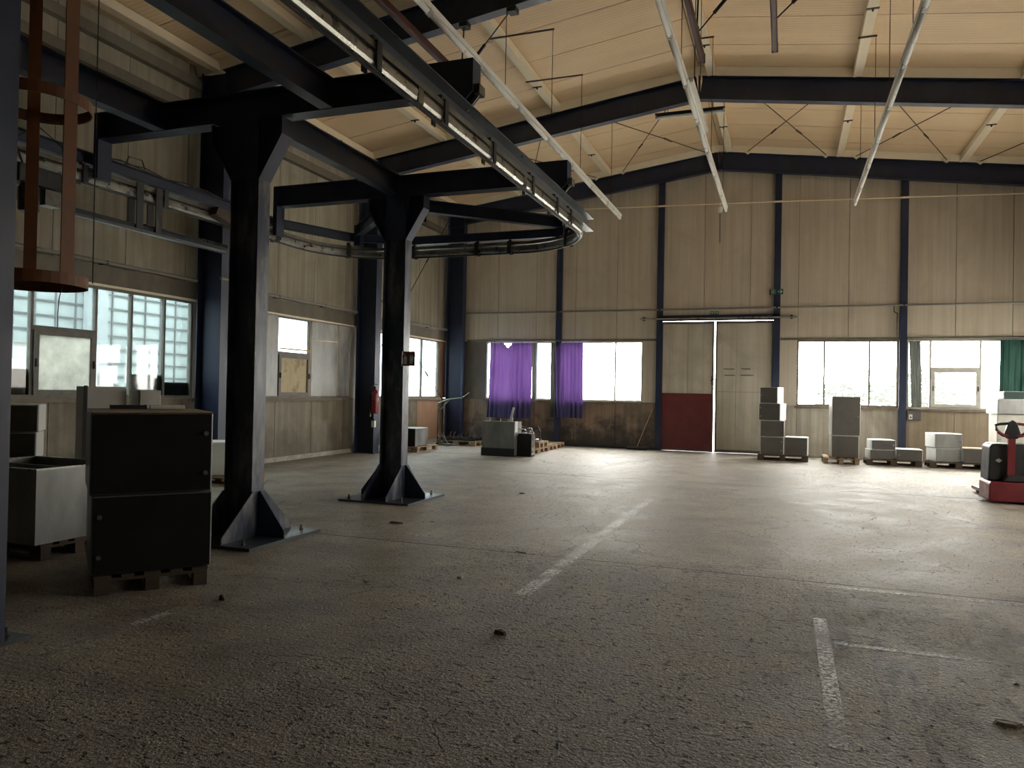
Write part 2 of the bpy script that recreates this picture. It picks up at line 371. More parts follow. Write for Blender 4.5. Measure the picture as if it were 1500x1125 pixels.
def copy_tree(o, parent=None):
    c = o.copy(); COL.objects.link(c); c.parent = parent
    for ch in o.children: copy_tree(ch, c)
    return c
def box(a, b): return MB().box(a, b)

# ================================================================== THE SETTING
# ---- floor: poured slabs with open joints
fl = struct(box((XL - .1, YF, -.20), (XR + .1, YB + .1, -.10)).build('floor', 'floor_concrete'), 'worn grey concrete hall floor with joints and cracks')
ys = [YF, -.05, 7.05, 14.15, YB + .02]
for i in range(4):
    box((XL, ys[i] + (.006 if i else 0), -.10), (XR, ys[i + 1] - .006, 0)).build('slab', 'floor_concrete', fl)

# ---- walls: outer skin with openings, inner sandwich panels one by one
def Mback(u, d, z): return (u, YB + d, z)
def Mleft(u, d, z): return (XL - d, u, z)
def Mright(u, d, z): return (XR + d, u, z)
def Mrear(u, d, z): return (u, YF - d, z)
def mbx(mb, M, a, b): return mb.box(M(*a), M(*b))
Z0, Z1 = 1.38, 3.17
def mprism(M, pts, d0, d1):
    n = len(pts); vs = [M(u, d0, z) for u, z in pts] + [M(u, d1, z) for u, z in pts]
    fs = [tuple(range(n)), tuple(range(2 * n - 1, n - 1, -1))] + [(i, i + n, (i + 1) % n + n, (i + 1) % n) for i in range(n)]
    return MB().add(vs, fs)
def wall(name, label, M, u0, u1, seam0, step, wins, door, ztop, mats):
    """wins: list of (u0,u1); door: (u0,u1,height) or None; mats(u, level)->material"""
    def tops(a, b):
        pts = [a, b]
        if a < XRIDGE < b and name in ('wall_back', 'wall_front'): pts = [a, XRIDGE, b]
        return [(p, ztop(p)) for p in pts]
    # outer skin
    sk = MB()
    spans = [(u0, u1)]
    cuts = sorted([(a, b, Z0, Z1) for a, b in wins] + ([(door[0], door[1], -.1, door[2])] if door else []))
    cur = u0
    for a, b, za, zb in cuts:
        if a > cur: p = mprism(M, [(cur, -.1), (a, -.1)] + list(reversed(tops(cur, a))), .09, .12); sk.add(p.v, p.f)
        if za > 0: mbx(sk, M, (a, .09, -.1), (b, .12, za))
        p = mprism(M, [(a, zb), (b, zb)] + list(reversed(tops(a, b))), .09, .12); sk.add(p.v, p.f)
        cur = b
    p = mprism(M, [(cur, -.1), (u1, -.1)] + list(reversed(tops(cur, u1))), .09, .12); sk.add(p.v, p.f)
    root = struct(sk.build(name, 'wall_hidden'), label)
    # inner panels
    k0 = math.floor((u0 - seam0) / step); k1 = math.ceil((u1 - seam0) / step); g = .006
    edges = [max(u0, min(u1, seam0 + step * k)) for k in range(k0, k1 + 1)]
    for a, b in zip(edges, edges[1:]):
        if b - a < .05: continue
        segs = [(a, b)]
        if door:
            segs = [q for q in ((a, min(b, door[0])), (max(a, door[0]), min(b, door[1])), (max(a, door[1]), b)) if q[1] - q[0] > .03]
        for s0, s1 in segs:
            indoor = door and s0 >= door[0] - .01 and s1 <= door[1] + .01
            zb = door[2] if indoor else Z1 + .03
            mprism(M, [(s0 + g, zb), (s1 - g, zb)] + [(min(max(u, s0 + g), s1 - g), z) for u, z in reversed(tops(s0, s1))], 0, .09).build('panel', mats((s0 + s1) / 2, 'up'), root)
            if indoor: continue
            mbx(MB(), M, (s0 + g, 0, 0), (s1 - g, .09, Z0 - .02)).build('panel', mats((s0 + s1) / 2, 'low'), root)
            free = [(s0, s1)]
            for wa, wb in wins:
                nf = []
                for x0, x1 in free:
                    if wb <= x0 or wa >= x1: nf.append((x0, x1)); continue
                    if wa > x0: nf.append((x0, wa))
                    if wb < x1: nf.append((wb, x1))
                free = nf
            for x0, x1 in free:
                if x1 - x0 > .03: mbx(MB(), M, (x0 + g, .005, Z0 - .012), (x1 - g, .09, Z1 + .022)).build('panel', mats((x0 + x1) / 2, 'mid'), root)
    return root
gable = lambda u: roof_z(u) + .004
eave = lambda u: roof_z(XL) + .004
BW = [(-8.95, -6.65), (-6.45, -3.98), (.26, 2.76), (2.95, 5.75)]
DOOR = (-3.45, -.34, 3.76)
def back_mat(u, lv):
    if lv == 'up': return 'wall_upper'
    if lv == 'mid': return 'wall_upper' if u > -8.95 else 'head_band'
    return 'wall_low_brown' if u < -3.4 else 'wall_low_grey' if u < 2.9 else 'wall_low_tan'
wall('wall_back', 'beige panelled gable end wall with blue posts, windows and sliding door', Mback, XL, XR, .27, 1.262, BW, DOOR, gable, back_mat)
LW = [(6.6, 10.98), (11.95, 16.30), (17.2, 21.45)]
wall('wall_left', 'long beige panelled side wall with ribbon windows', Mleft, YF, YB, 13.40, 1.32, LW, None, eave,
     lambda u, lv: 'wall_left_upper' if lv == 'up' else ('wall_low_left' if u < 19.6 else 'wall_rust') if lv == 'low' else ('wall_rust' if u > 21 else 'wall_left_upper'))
RW = [(7.4, 10.8), (11.3, 16.2), (16.8, 21.4)]
wall('wall_right', 'long panelled side wall with ribbon windows', Mright, YF, YB, .0, 2.64, RW, None, lambda u: roof_z(XR) + .004, lambda u, lv: 'wall_hidden')
wall('wall_front', 'closed panelled gable end wall', Mrear, XL, XR, 0, 2.64, [], None, gable, lambda u, lv: 'wall_hidden')

# ---- roof: panels from ridge to eaves, joints across the hall
roof = MB()
for sg in (-1, 1):
    xe = XL - .15 if sg < 0 else XR + .15
    pts = [(XRIDGE, roof_z(XRIDGE) + .10), (xe, roof_z(xe) + .10), (xe, roof_z(xe) + .14), (XRIDGE, roof_z(XRIDGE) + .14)]
    roof.prism(pts, 'y', YF - .12, YB + .12)
ceil = struct(roof.build('ceiling', 'roof_panel'), 'tan ribbed sandwich panel roof with shallow pitch')
m, nt, b = principled('roof_sheet', (.5, .39, .24), .6); t = NT(nt)
ly = t.n('ShaderNodeSeparateXYZ'); gg = t.n('ShaderNodeNewGeometry'); t.l(gg.outputs['Position'], ly.inputs[0])
rib = t.math('SINE', t.math('MULTIPLY', ly.outputs[1], 2 * math.pi / .092))
bl = t.noise(t.coord((.3, 1, .3)), 1.3, 4)
t.l(t.ramp(bl, [(.35, (.72, .535, .335)), (.65, (.80, .60, .385))]), b.inputs['Base Color']); t.bump(rib, .35, .006, b); MATS['roof_sheet'] = m
y = 14.15 - 1.15 * 19
for sg in (-1, 1):
    xe = XL - .12 if sg < 0 else XR + .12
    yy = y
    while yy < YB:
        a, c = max(YF, yy), min(YB, yy + 1.15)
        if c - a > .05:
            x0 = XRIDGE + sg * .01
            pts = [(x0, roof_z(x0)), (xe, roof_z(xe)), (xe, roof_z(xe) + .10), (x0, roof_z(x0) + .10)]
            MB().prism(pts, 'y', a + .011, c - .011).build('panel', 'roof_sheet', ceil)
        yy += 1.15

# ---- windows
def window(n, M, u0, u1, label, mullions, pane_mats, sash=None, transoms=(), frame='window_frame', sill=True, sash_mat='glass_frosted', z0=Z0, z1=Z1):
    fr = MB(); d0, d1 = .01, .085; t_ = .045
    mbx(fr, M, (u0, d0, z0), (u1, d1, z0 + t_)); mbx(fr, M, (u0, d0, z1 - t_), (u1, d1, z1))
    mbx(fr, M, (u0, d0, z0 + t_), (u0 + t_, d1, z1 - t_)); mbx(fr, M, (u1 - t_, d0, z0 + t_), (u1, d1, z1 - t_))
    root = struct(fr.build('window_%d' % n, frame), label)
    us = [u0 + t_] + list(mullions) + [u1 - t_]
    for q in mullions: mbx(MB(), M, (q - .022, d0 + .002, z0 + t_), (q + .022, d1 - .002, z1 - t_)).build('mullion', frame, root)
    for i, (a, b) in enumerate(zip(us, us[1:])):
        a2 = a + (.022 if i else 0); b2 = b - (.022 if i < len(us) - 2 else 0)
        pm = pane_mats[i] if isinstance(pane_mats, (list, tuple)) else pane_mats
        if sash and i == sash[0]:
            zt = sash[1]
            mbx(MB(), M, (a2, d0 + .004, zt - .03), (b2, d1 - .004, zt + .03)).build('transom', frame, root)
            mbx(MB(), M, (a2, .045, zt + .03), (b2, .051, z1 - t_)).build('pane', pm, root)
            sm = MB(); w_ = .075
            mbx(sm, M, (a2 + .004, -.02, z0 + t_), (b2 - .004, .04, z0 + t_ + w_)); mbx(sm, M, (a2 + .004, -.02, zt - .03 - w_), (b2 - .004, .04, zt - .03))
            mbx(sm, M, (a2 + .004, -.02, z0 + t_ + w_), (a2 + .004 + w_, .04, zt - .03 - w_)); mbx(sm, M, (b2 - .004 - w_, -.02, z0 + t_ + w_), (b2 - .004, .04, zt - .03 - w_))
            so = sm.build('sash', frame, root)
            mbx(MB(), M, (a2 + w_, .010, z0 + t_ + w_), (b2 - w_, .018, zt - .03 - w_)).build('pane', sash_mat, so)
            for e in (a2 + .03, b2 - .04):
                mbx(MB(), M, (e, -.05, (z0 + zt) / 2 - .06), (e + .02, -.02, (z0 + zt) / 2 + .06)).build('handle', 'black_steel', so)
        else:
            mbx(MB(), M, (a2, .045, z0 + t_), (b2, .051, z1 - t_)).build('pane', pm, root)
    if sill: mbx(MB(), M, (u0 - .04, -.10, z0 - .07), (u1 + .04, .085, z0 - .004)).build('window_sill', 'sill', root)
    # daylight portal just outside the panes
    L = bpy.data.lights.new('daylight_portal', 'AREA'); L.shape = 'RECTANGLE'; L.cycles.is_portal = True
    lo = bpy.data.objects.new('daylight_portal', L); COL.objects.link(lo)
    c = Vector(M((u0 + u1) / 2, .10, (z0 + z1) / 2)); nin = (Vector(M(0, -1, 0)) - Vector(M(0, 0, 0)))
    lo.location = c; lo.rotation_euler = nin.to_track_quat('-Z', 'Y').to_euler()
    L.size = abs(u1 - u0); L.size_y = z1 - z0
    if abs(nin.y) < .5: L.size, L.size_y = (z1 - z0, abs(u1 - u0)) if False else (abs(u1 - u0), z1 - z0)
    return root
window(1, Mback, -8.95, -6.65, 'overexposed window behind the large purple curtain', [-8.0, -7.27], 'glass_clear', frame='frame_light')
window(2, Mback, -6.45, -3.98, 'two-pane window between purple curtain and sliding door', [-4.80], 'glass_clear', frame='frame_light')
window(3, Mback, .26, 2.76, 'three-pane window above the tall dark cabinets', [.95, 2.06], 'glass_clear')
window(4, Mback, 2.95, 5.75, 'window with opening sash between the two green curtains', [3.50, 4.63], 'glass_clear', sash=(1, 2.42), sash_mat='glass_clear', frame='frame_light')
w5 = window(5, Mleft, 6.6, 10.98, 'wide dusty side window with opening sash beside ladder cage', [7.84, 8.92, 9.61, 10.32], ['glass_side'] * 5, sash=(1, 2.42))
w6 = window(6, Mleft, 11.95, 16.30, 'side window half covered with grey sheets behind blue columns', [12.5, 13.46, 14.62], ['glass_side', 'glass_side', 'glass_side', 'glass_grimy'], sash=(2, 2.36), sash_mat='sash_board')
w7 = window(7, Mleft, 17.2, 21.45, 'dusty side window in the corner behind bracing rods', [18.6, 19.4, 20.3], 'glass_side')
for i, (a, b) in enumerate(RW): window(8 + i, Mright, a, b, 'three-pane side window in the right wall', [a + (b - a) / 3, a + 2 * (b - a) / 3], 'glass_dimmed')
# sheets screwed over window 6
mbx(MB(), Mleft, (12.52, -.012, 1.42), (13.44, .006, 3.15)).build('board', 'cover_sheet', w6)
mbx(MB(), Mleft, (14.66, -.012, 1.42), (15.72, .006, 2.72)).build('board', 'cover_sheet', w6)
mbx(MB(), Mleft, (14.66, -.010, 2.74), (15.72, .008, 3.15)).build('board', 'cover_sheet', w6)
mbx(MB(), Mleft, (15.76, -.012, 1.42), (16.27, .006, 3.15)).build('board', 'cover_sheet', w6)
mbx(MB(), Mleft, (13.50, -.03, 2.44), (14.58, -.01, 2.47)).build('latch_bar', 'brass', w6)
# low boards patched behind the broken panes of window 5
for a, b, za, zb in ((9.64, 10.30, 1.42, 1.78), (10.35, 10.94, 1.42, 1.66), (6.66, 7.82, 1.42, 1.80)):
    mbx(MB(), Mleft, (a, .055, za), (b, .075, zb)).build('board', 'sash_board' if a > 9 and a < 10 else 'window_frame', w5)
# window head band, stops and skirting of the side wall
hb = struct(MB().box((XL - .0, YF + .05, 3.20), (XL + .035, YB - .05, 3.50)).build('trim_1', 'head_band'), 'grimy steel band above the side windows')
MB().box((XL, YF + .05, 3.165), (XL + .06, YB - .05, 3.20)).build('drip_edge', 'cream_steel', hb)
struct(MB().box((XL, YF + .02, 0), (XL + .03, YB - .3, .10)).build('baseboard_left', 'skirting'), 'scuffed pale skirting along the side wall')
hb2 = struct(MB().box((-9.6, YB - .03, 3.175), (DOOR[0] - .06, YB, 3.24)).box((DOOR[1] + .16, YB - .03, 3.175), (6.4, YB, 3.24)).build('trim_2', 'head_band'), 'steel strip above the gable windows')
MB().box((-9.6, YB - .09, 0), (DOOR[0] - .1, YB - .01, .05)).build('baseboard_back', 'black_steel')['kind'] = 'structure'

# ---- sliding door, two leaves
dr = struct(MB().box((-3.52, YB - .10, 3.74), (-.25, YB - .02, 3.90)).build('door_1', 'blue_paint'), 'beige double sliding door with dark red lower plate')
def leaf(x0, x1, seam, red, yo):
    fr = MB(); y0, y1 = YB + yo, YB + yo + .06; t_ = .05
    fr.box((x0, y0, .004), (x1, y1, .03 + t_)).box((x0, y0, 3.66), (x1, y1, 3.729)).box((x0, y0, .08), (x0 + t_, y1, 3.66)).box((x1 - t_, y0, .08), (x1, y1, 3.66))
    fr.box((x0 + .002, y1 - .008, .004), (x1 - .002, y1 + .012, 3.729))
    lf = fr.build('leaf', 'head_band', dr)
    for a, b in ((x0 + t_, seam), (seam, x1 - t_)):
        if red: MB().box((a + .003, y0 + .012, 1.66), (b - .003, y1 - .01, 3.655)).build('panel', 'door_panel', lf)
        else:
            MB().box((a + .003, y0 + .012, .085), (b - .003, y1 - .01, 1.72)).build('panel', 'door_panel', lf)
            MB().box((a + .003, y0 + .012, 1.728), (b - .003, y1 - .01, 3.655)).build('panel', 'door_panel', lf)
    if red:
        MB().box((x0 + .02, y0 - .008, .06), (x1 - .03, y0 + .012, 1.655)).build('kick_plate', 'dark_red', lf)['label'] = 'dark red steel plate on the lower half'
    return lf
lf1 = leaf(-3.447, -1.95, -2.68, True, -.03)
lf2 = leaf(-1.91, -.343, -1.34, False, -.03)
MB().box((-2.03, YB - .07, 2.02), (-1.965, YB - .03, 2.06)).tube([(-2.0, YB - .05, 1.92), (-2.0, YB - .09, 1.95), (-2.0, YB - .09, 2.13), (-2.0, YB - .05, 2.16)], .012).build('handle', 'black_steel', lf1)
MB().box((-1.99, YB - .06, 2.05), (-1.86, YB - .03, 2.08)).build('hasp', 'black_steel', dr)
# scribbled marker strokes on the right leaf (unreadable in the photograph too)
for x0, x1, z in ((-1.68, -1.38, 2.37), (-1.20, -.96, 2.375), (-1.66, -1.37, 2.19), (-1.21, -.87, 2.195)):
    pts = []; n = 16
    for i in range(n + 1):
        pts.append((x0 + (x1 - x0) * i / n, YB - .0205, z + .016 * math.sin(i * 2.3) + random.uniform(-.008, .008)))
    MB().tube(pts, .0085, 5).build('marker_scribble', 'marker_black', lf2)
MB().tube([(-4.05, YB - .13, 3.80), (.24, YB - .13, 3.80)], .028, 10).build('slide_rail', 'galvanised', dr)
for x in (-3.95, -2.9, -1.9, -.9, .1): MB().box((x - .03, YB - .15, 3.76), (x + .03, YB, 3.86)).build('rail_bracket', 'black_steel', dr)
# gap light under the door comes from real gaps: leave the leaves 3 cm off the floor

# ================================================================== STEEL FRAME OF THE HALL
names = {-5.3: 'nearest the closed gable', .15: 'second from the closed gable', 5.6: 'third from the closed gable', 11.05: 'carrying the dark red rails', 16.5: 'one bay before the gable wall', 21.8: 'against the gable wall'}
for Y in FRAMES:
    r = thing('roof_rafter', 'dark blue steel roof rafter ' + names[Y], 'beam', (XRIDGE, Y, raft_bot(XRIDGE)), group='portal frame rafters')
    for sg, xe in ((-1, -9.7), (1, XR - .6)):
        MB().ibeam((XRIDGE, Y, raft_bot(XRIDGE)), (xe, Y, raft_bot(xe)), RAFT_H, .19, .012, .018).build('rafter_half', 'blue_paint', r)
    MB().box((XRIDGE - .012, Y - .10, raft_bot(XRIDGE) - .03), (XRIDGE + .012, Y + .10, raft_top(XRIDGE))).build('ridge_plate', 'blue_paint', r)
    s_ = MB()
    for sg, xe in ((-1, XL), (1, XR)):
        pts = [(XRIDGE, raft_top(XRIDGE)), (xe, raft_top(xe)), (xe, raft_top(xe) + .15), (XRIDGE, raft_top(XRIDGE) + .15)]
        zt = raft_top
        a_, b_ = (XRIDGE, xe)
        s_.add([(a_, Y - .17, zt(a_) + .165), (a_, Y - .096, zt(a_)), (a_, Y - .080, zt(a_)), (a_, Y - .150, zt(a_) + .165), (b_, Y - .17, zt(b_) + .165), (b_, Y - .096, zt(b_)), (b_, Y - .080, zt(b_)), (b_, Y - .150, zt(b_) + .165)],
               [(0, 1, 2, 3), (7, 6, 5, 4), (0, 4, 5, 1), (1, 5, 6, 2), (2, 6, 7, 3), (3, 7, 4, 0)])
    s_.build('closing_strip', 'cream_steel', r)
for Y in FRAMES[1:]:
    for side, x0, x1 in ((-1, -10.20, -9.65), (1, XR - .13, XR - .68)):
        if side > 0 and Y > 30: continue
        lab = ('dark blue wall column in the left side wall, ' if side < 0 else 'dark blue wall column in the right side wall, ') + names[Y].replace('carrying the dark red rails', 'right of the wide dusty window').replace('one bay before the gable wall', 'with the fire extinguisher' if side < 0 else 'one bay before the gable').replace('against the gable wall', 'in the gable corner')
        c = thing('wall_column', lab, 'column', ((x0 + x1) / 2, Y, 0), group='wall columns')
        h = raft_top(x1) - .05; a, b = min(x0, x1), max(x0, x1)
        MB().box((a, Y - .13, 0), (a + .018, Y + .13, h)).box((b - .018, Y - .13, 0), (b, Y + .13, h)).box((a + .018, Y - .006, 0), (b - .018, Y + .006, h)).build('shaft', 'blue_paint', c)
        MB().box((a - .02, Y - .17, 0), (b + .04, Y + .17, .02)).build('base_plate', 'blue_paint', c)
        MB().box((a + .018, Y - .12, h - .55), (b - .018, Y + .12, h - .535)).build('stiffener', 'blue_paint', c)
# posts of the gable wall
pl = {-6.55: 'between the purple curtains', -3.49: 'at the red door leaf', -.28: 'carrying the running man sign', 2.85: 'between the two right hand windows'}
for X, l in pl.items():
    top = raft_bot(X) + .05
    p = thing('gable_post', 'slim dark blue gable post ' + l, 'post', (X, YB - .05, 0), group='gable posts')
    MB().box((X - .088, YB - .10, 0), (X + .088, YB - .088, top)).box((X - .088, YB - .088, 0), (X - .076, YB - .004, top)).box((X + .076, YB - .088, 0), (X + .088, YB - .004, top)).build('channel', 'blue_paint', p)
    MB().box((X - .11, YB - .10, 0), (X + .11, YB - .004, .012)).build('base_plate', 'blue_paint', p)
# purlins
PUR = {-9.9: 'over the side wall', -7.9: 'above the left conveyor run', -5.03: 'above the left lamp row', -1.60: 'beside the ridge', 1.25: 'above the right lamp row', 4.13: 'farthest down the right slope'}
for X, l in PUR.items():
    z = raft_top(X)
    p = thing('roof_purlin', 'cream steel roof purlin ' + l, 'beam', (X, 8, z), group='roof purlins')
    MB().box((X - .085, YF + .05, z), (X + .085, YB - .03, z + .012)).box((X - .085, YF + .05, z + .012), (X - .073, YB - .03, z + .15)).box((X + .073, YF + .05, z + .012), (X + .085, YB - .03, z + .15)).build('channel', 'cream_steel', p)
    for yj in (13.55, 18.9) if X > 0 else (14.9, 19.6):
        MB().box((X - .10, yj, z - .012), (X + .10, yj + .05, z)).cbox((X, yj + .025, z - .03), (.03, .03, .04)).build('splice_plate', 'black_steel', p)
# wind bracing rods under the roof in the last bay
def rz(x): return raft_top(x) + .02
for (x0, x1, l) in ((-4.6, -2.2, 'left of the ridge'), (-1.1, .9, 'right of the ridge'), (1.65, 3.75, 'between the two right purlins'), (4.5, 6.3, 'at the right eaves'), (-7.5, -5.4, 'above the left lamp row')):
    br = thing('wind_brace', 'thin crossed wind bracing rods under the roof ' + l, 'bracing', ((x0 + x1) / 2, 19.1, rz((x0 + x1) / 2) - .05), group='roof wind bracing')
    for a, b in ((x0, x1), (x1, x0)):
        MB().tube([(a, 16.65, rz(a)), (b, 21.65, rz(b))], .011, 6).build('rod', 'wood_dark', br)
        mx = (a * .35 + b * .65); MB().tube([(mx - (b - a) * .03, 19.75, rz(mx) - .0), (mx + (b - a) * .03, 20.05, rz(mx) - .0)], .022, 6).build('turnbuckle', 'wood_dark', br)
        MB().prism([(b - .12, rz(b) + .02), (b + .12, rz(b) + .02), (b, rz(b) - .09)], 'y', 21.66, 21.68).build('lug', 'cream_steel', br)
# wall bracing in the corner bay
br = thing('wall_brace', 'crossed bracing rods before the corner window of the side wall', 'bracing', (-9.98, 19.2, .8))
for a, b in (((-9.98, 16.9, 2.4), (-9.98, 21.5, 7.2)), ((-9.95, 16.9, 4.1), (-9.95, 21.5, .95))):
    MB().tube([a, b], .012, 6).build('rod', 'black_steel', br)
    pa, pb = Vector(a), Vector(b); MB().tube([pa.lerp(pb, .62), pa.lerp(pb, .66)], .024, 6).build('turnbuckle', 'black_steel', br)
# girts of the left wall
for z, l in ((6.55, 'lower girt under the left eaves'), (7.05, 'upper girt under the left eaves')):
    g = MB().box((XL + .005, YF + .1, z), (XL + .14, YB - .3, z + .012)).box((XL + .128, YF + .1, z + .012), (XL + .14, YB - .3, z + .16)).box((XL + .005, YF + .1, z + .16), (XL + .14, YB - .3, z + .172)).build('wall_girt', 'head_band')
    tag(g, 'long grimy steel ' + l, 'beam', 'wall girts')
# pipes
p = thing('service_pipe', 'long thin pipe running along the side wall above the windows', 'pipe', (-10.15, 10, 3.53))
MB().tube([(-10.15, YF + .2, 3.53), (-10.15, 10.85, 3.53)], .032, 10).build('pipe', 'pipe_grey', p)
MB().tube([(-9.60, 10.85, 3.55), (-9.60, 11.3, 3.55)], .03, 10).tube([(-10.15, 11.25, 3.53), (-10.15, 16.3, 3.53)], .032, 10).tube([(-10.15, 16.7, 3.53), (-10.15, 21.6, 3.53)], .032, 10).build('pipe', 'pipe_grey', p)
for Y in (8.9, 13.2, 14.9, 18.2, 20.4): MB().box((XL + .037, Y, 3.50), (-10.12, Y + .03, 3.56)).build('clip', 'black_steel', p)
p = thing('service_pipe', 'thin pipe across the gable wall above windows and door', 'pipe', (-2, YB - .14, 4.07))
MB().tube([(-9.62, YB - .14, 4.07), (5.85, YB - .14, 4.07)], .026, 8).tube([(-9.62, YB - .14, 4.07), (-9.62, YB - .14, 3.2)], .024, 8).build('pipe', 'pipe_grey', p)
MB().tube([(2.62, YB - .13, 4.05), (2.62, YB - .13, 3.9), (2.70, YB - .13, 3.85), (2.70, YB - .13, 1.45)], .018, 8).build('drop_pipe', 'galv_dirty', p)
for X in (-6.55, -3.49, -.28, 2.85): MB().box((X - .02, YB - .17, 4.03), (X + .02, YB - .101, 4.11)).build('clip', 'black_steel', p)
p = thing('conduit', 'pale conduit sloping across the upper gable wall', 'conduit', (-1.5, YB - .13, 6.9))
MB().tube([(-9.4, YB - .13, 7.02), (-6.55, YB - .13, 7.17), (-.28, YB - .13, 7.0), (6.1, YB - .13, 6.78)], .018, 6).build('pipe', 'cream_steel', p)
for X, z in ((-3.49, 7.087), (-.28, 7.0), (2.85, 6.89)): MB().box((X - .10, YB - .155, z - .02), (X + .12, YB - .10, z + .02)).build('clip', 'cream_steel', p)
d = thing('wall_detector', 'small cream detector hanging from the conduit on the gable wall', 'detector', (-1.84, YB - .12, 6.5))
MB().lathe([(.02, .1), (.075, .06), (.08, -.05), (.04, -.10)], (-1.84, YB - .13, 6.88), n=12).build('housing', 'white_plastic', d)
MB().tube([(-1.84, YB - .13, 7.08), (-1.84, YB - .13, 6.97)], .012, 6).build('stem', 'cream_steel', d)
MB().tube([(-1.84, YB - .1, 6.8), (-1.84, YB - .05, 5.95)], .010, 5).build('cable', 'black_steel', d)

# ================================================================== OVERHEAD CONVEYOR
BZ0, BZ1 = 4.44, 4.75                            # cross beams
CX0, CX1 = -5.61, -5.25                          # column flanges
def conveyor_column(Y, label):
    c = thing('steel_column', label, 'column', ((CX0 + CX1) / 2, Y, 0), group='conveyor columns')
    fw = .095
    MB().box((CX0, Y - fw, .03), (CX0 + .014, Y + fw, BZ0)).box((CX1 - .014, Y - fw, .03), (CX1, Y + fw, BZ0)).box((CX0 + .014, Y - .005, .03), (CX1 - .014, Y + .005, BZ0)).build('shaft', 'blue_worn', c)
    xc = (CX0 + CX1) / 2
    MB().box((xc - .56, Y - .58, 0), (xc + .56, Y + .60, .03)).build('base_plate', 'blue_grey', c)
    for x in (CX0, CX1 - .016):                  # flange-side trapezoid plates
        MB().prism([(Y - .55, .03), (Y + .55, .03), (Y + .55, .09), (Y + fw, .50), (Y - fw, .50), (Y - .55, .09)], 'x', x - (.016 if x == CX0 else -.016), x + (0 if x == CX0 else .032)).build('gusset', 'blue_worn', c)
    for sg in (-1, 1):                           # stiffeners across
        x0 = CX1 + .018 if sg > 0 else CX0 - .018; x1 = xc + sg * .53
        MB().prism([(x0, .03), (x1, .03), (x1, .10), (x0 + sg * .02, .50), (x0, .50)], 'y', Y - .008, Y + .008).build('gusset', 'blue_paint', c)
    for x in (xc - .45, xc + .40):
        for y in (Y - .47, Y + .47):
            MB().lathe([(.022, 0), (.022, .02), (.013, .02), (.012, .06)], (x, y, .03), n=6).build('anchor_bolt', 'galv_dirty', c)
    # haunched head: web plate with sloped flanges
    h = thing  # noqa
    hd = MB().prism([(CX0, 3.83), (CX1, 3.83), (CX1 + .27, BZ0 - .18), (CX1 + .27, BZ0), (CX0 - .27, BZ0), (CX0 - .27, BZ0 - .18)], 'y', Y - .006, Y + .006).build('head', 'blue_paint', c)
    for sg, x in ((1, CX1), (-1, CX0)):
        MB().prism([(x, 3.80), (x + sg * .28, BZ0 - .19), (x + sg * .28, BZ0 - .01), (x + sg * .265, BZ0 - .01), (x + sg * .265, BZ0 - .19), (x, 3.83)], 'y', Y - fw, Y + fw).build('head_flange', 'blue_paint', hd)
    MB().box((CX0, Y - fw, 3.80), (CX1, Y - fw + .012, BZ0)).build('head_cover', 'blue_paint', hd)
    return c
C1, C2 = 6.555, 9.80
k1 = conveyor_column(C1, 'dark blue conveyor column with gusseted foot beside the black cabinets')
k2 = conveyor_column(C2, 'dark blue conveyor column carrying the red extinguisher sign')
MB().box((-5.36, C2 - .10, 1.60), (-5.28, C2 - .0955, 1.64)).build('plate_label', 'galv_dirty', k2)
# cross beams on the columns, with cut-away noses on the right
for Y, l in ((C1, 'on the column beside the cabinets'), (C2, 'on the column with the red sign')):
    b_ = thing('cross_beam', 'dark blue conveyor cross beam ' + l, 'beam', (-5.2, Y, BZ0), group='conveyor cross beams')
    MB().ibeam((-7.55, Y, BZ0), (-3.3, Y, BZ0), BZ1 - BZ0, .19, .01, .014).build('beam', 'blue_paint', b_)
    MB().prism([(-3.3, BZ1), (-2.82, BZ1), (-2.82, BZ0), (-3.0, BZ0 - .19), (-3.3, BZ0)], 'y', Y - .095, Y - .080).prism([(-3.3, BZ1), (-2.82, BZ1), (-2.82, BZ0), (-3.0, BZ0 - .19), (-3.3, BZ0)], 'y', Y + .080, Y + .095).box((-3.3, Y - .08, BZ1 - .014), (-2.82, Y + .08, BZ1)).box((-2.834, Y - .08, BZ0), (-2.82, Y + .08, BZ1 - .014)).build('nose', 'blue_paint', b_)
    MB().box((-2.82, Y - .07, BZ0 - .02), (-2.76, Y + .07, BZ0 + .07)).tube([(-2.80, Y, BZ0 - .01), (-2.92, Y, BZ0 - .15)], .018, 6).build('nose_bracket', 'galv_dirty', b_)
    MB().box((-7.60, Y - .095, BZ0 - .45), (-7.53, Y + .095, BZ1)).build('hanger_plate', 'blue_paint', b_)
# longitudinal beams
def ybeam(x, y0, y1, label, h=BZ1 - BZ0, z=BZ0 + .004, w_=.15, m='blue_paint'):
    return tag(MB().ibeam((x, y0, z), (x, y1, z), h - .008, w_, .009, .013).build('long_beam', m), label, 'beam', 'conveyor longitudinal beams')
ybeam(-5.43, C1 + .10, C2 - .10, 'blue longitudinal beam joining the two conveyor column heads')
ybeam(-4.43, -1.5, C1 - .10, 'blue longitudinal beam meeting the cross beam right of the column head')
ybeam(-6.62, -1.5, C1 - .10, 'blue longitudinal beam left of the first conveyor column head')
st = thing('bracket_arm', 'short blue stub beam past the head of the sign column', 'beam', (-5.43, C2 + .5, BZ0 - .25))
MB().ibeam((-5.43, C2 + .10, BZ0 - .22), (-5.43, C2 + .75, BZ0 - .22), .22, .16).build('arm', 'blue_grey', st)
MB().box((-5.51, C2 + .75, BZ0 - .23), (-5.35, C2 + .76, BZ0 + .01)).build('end_plate', 'blue_grey', st)
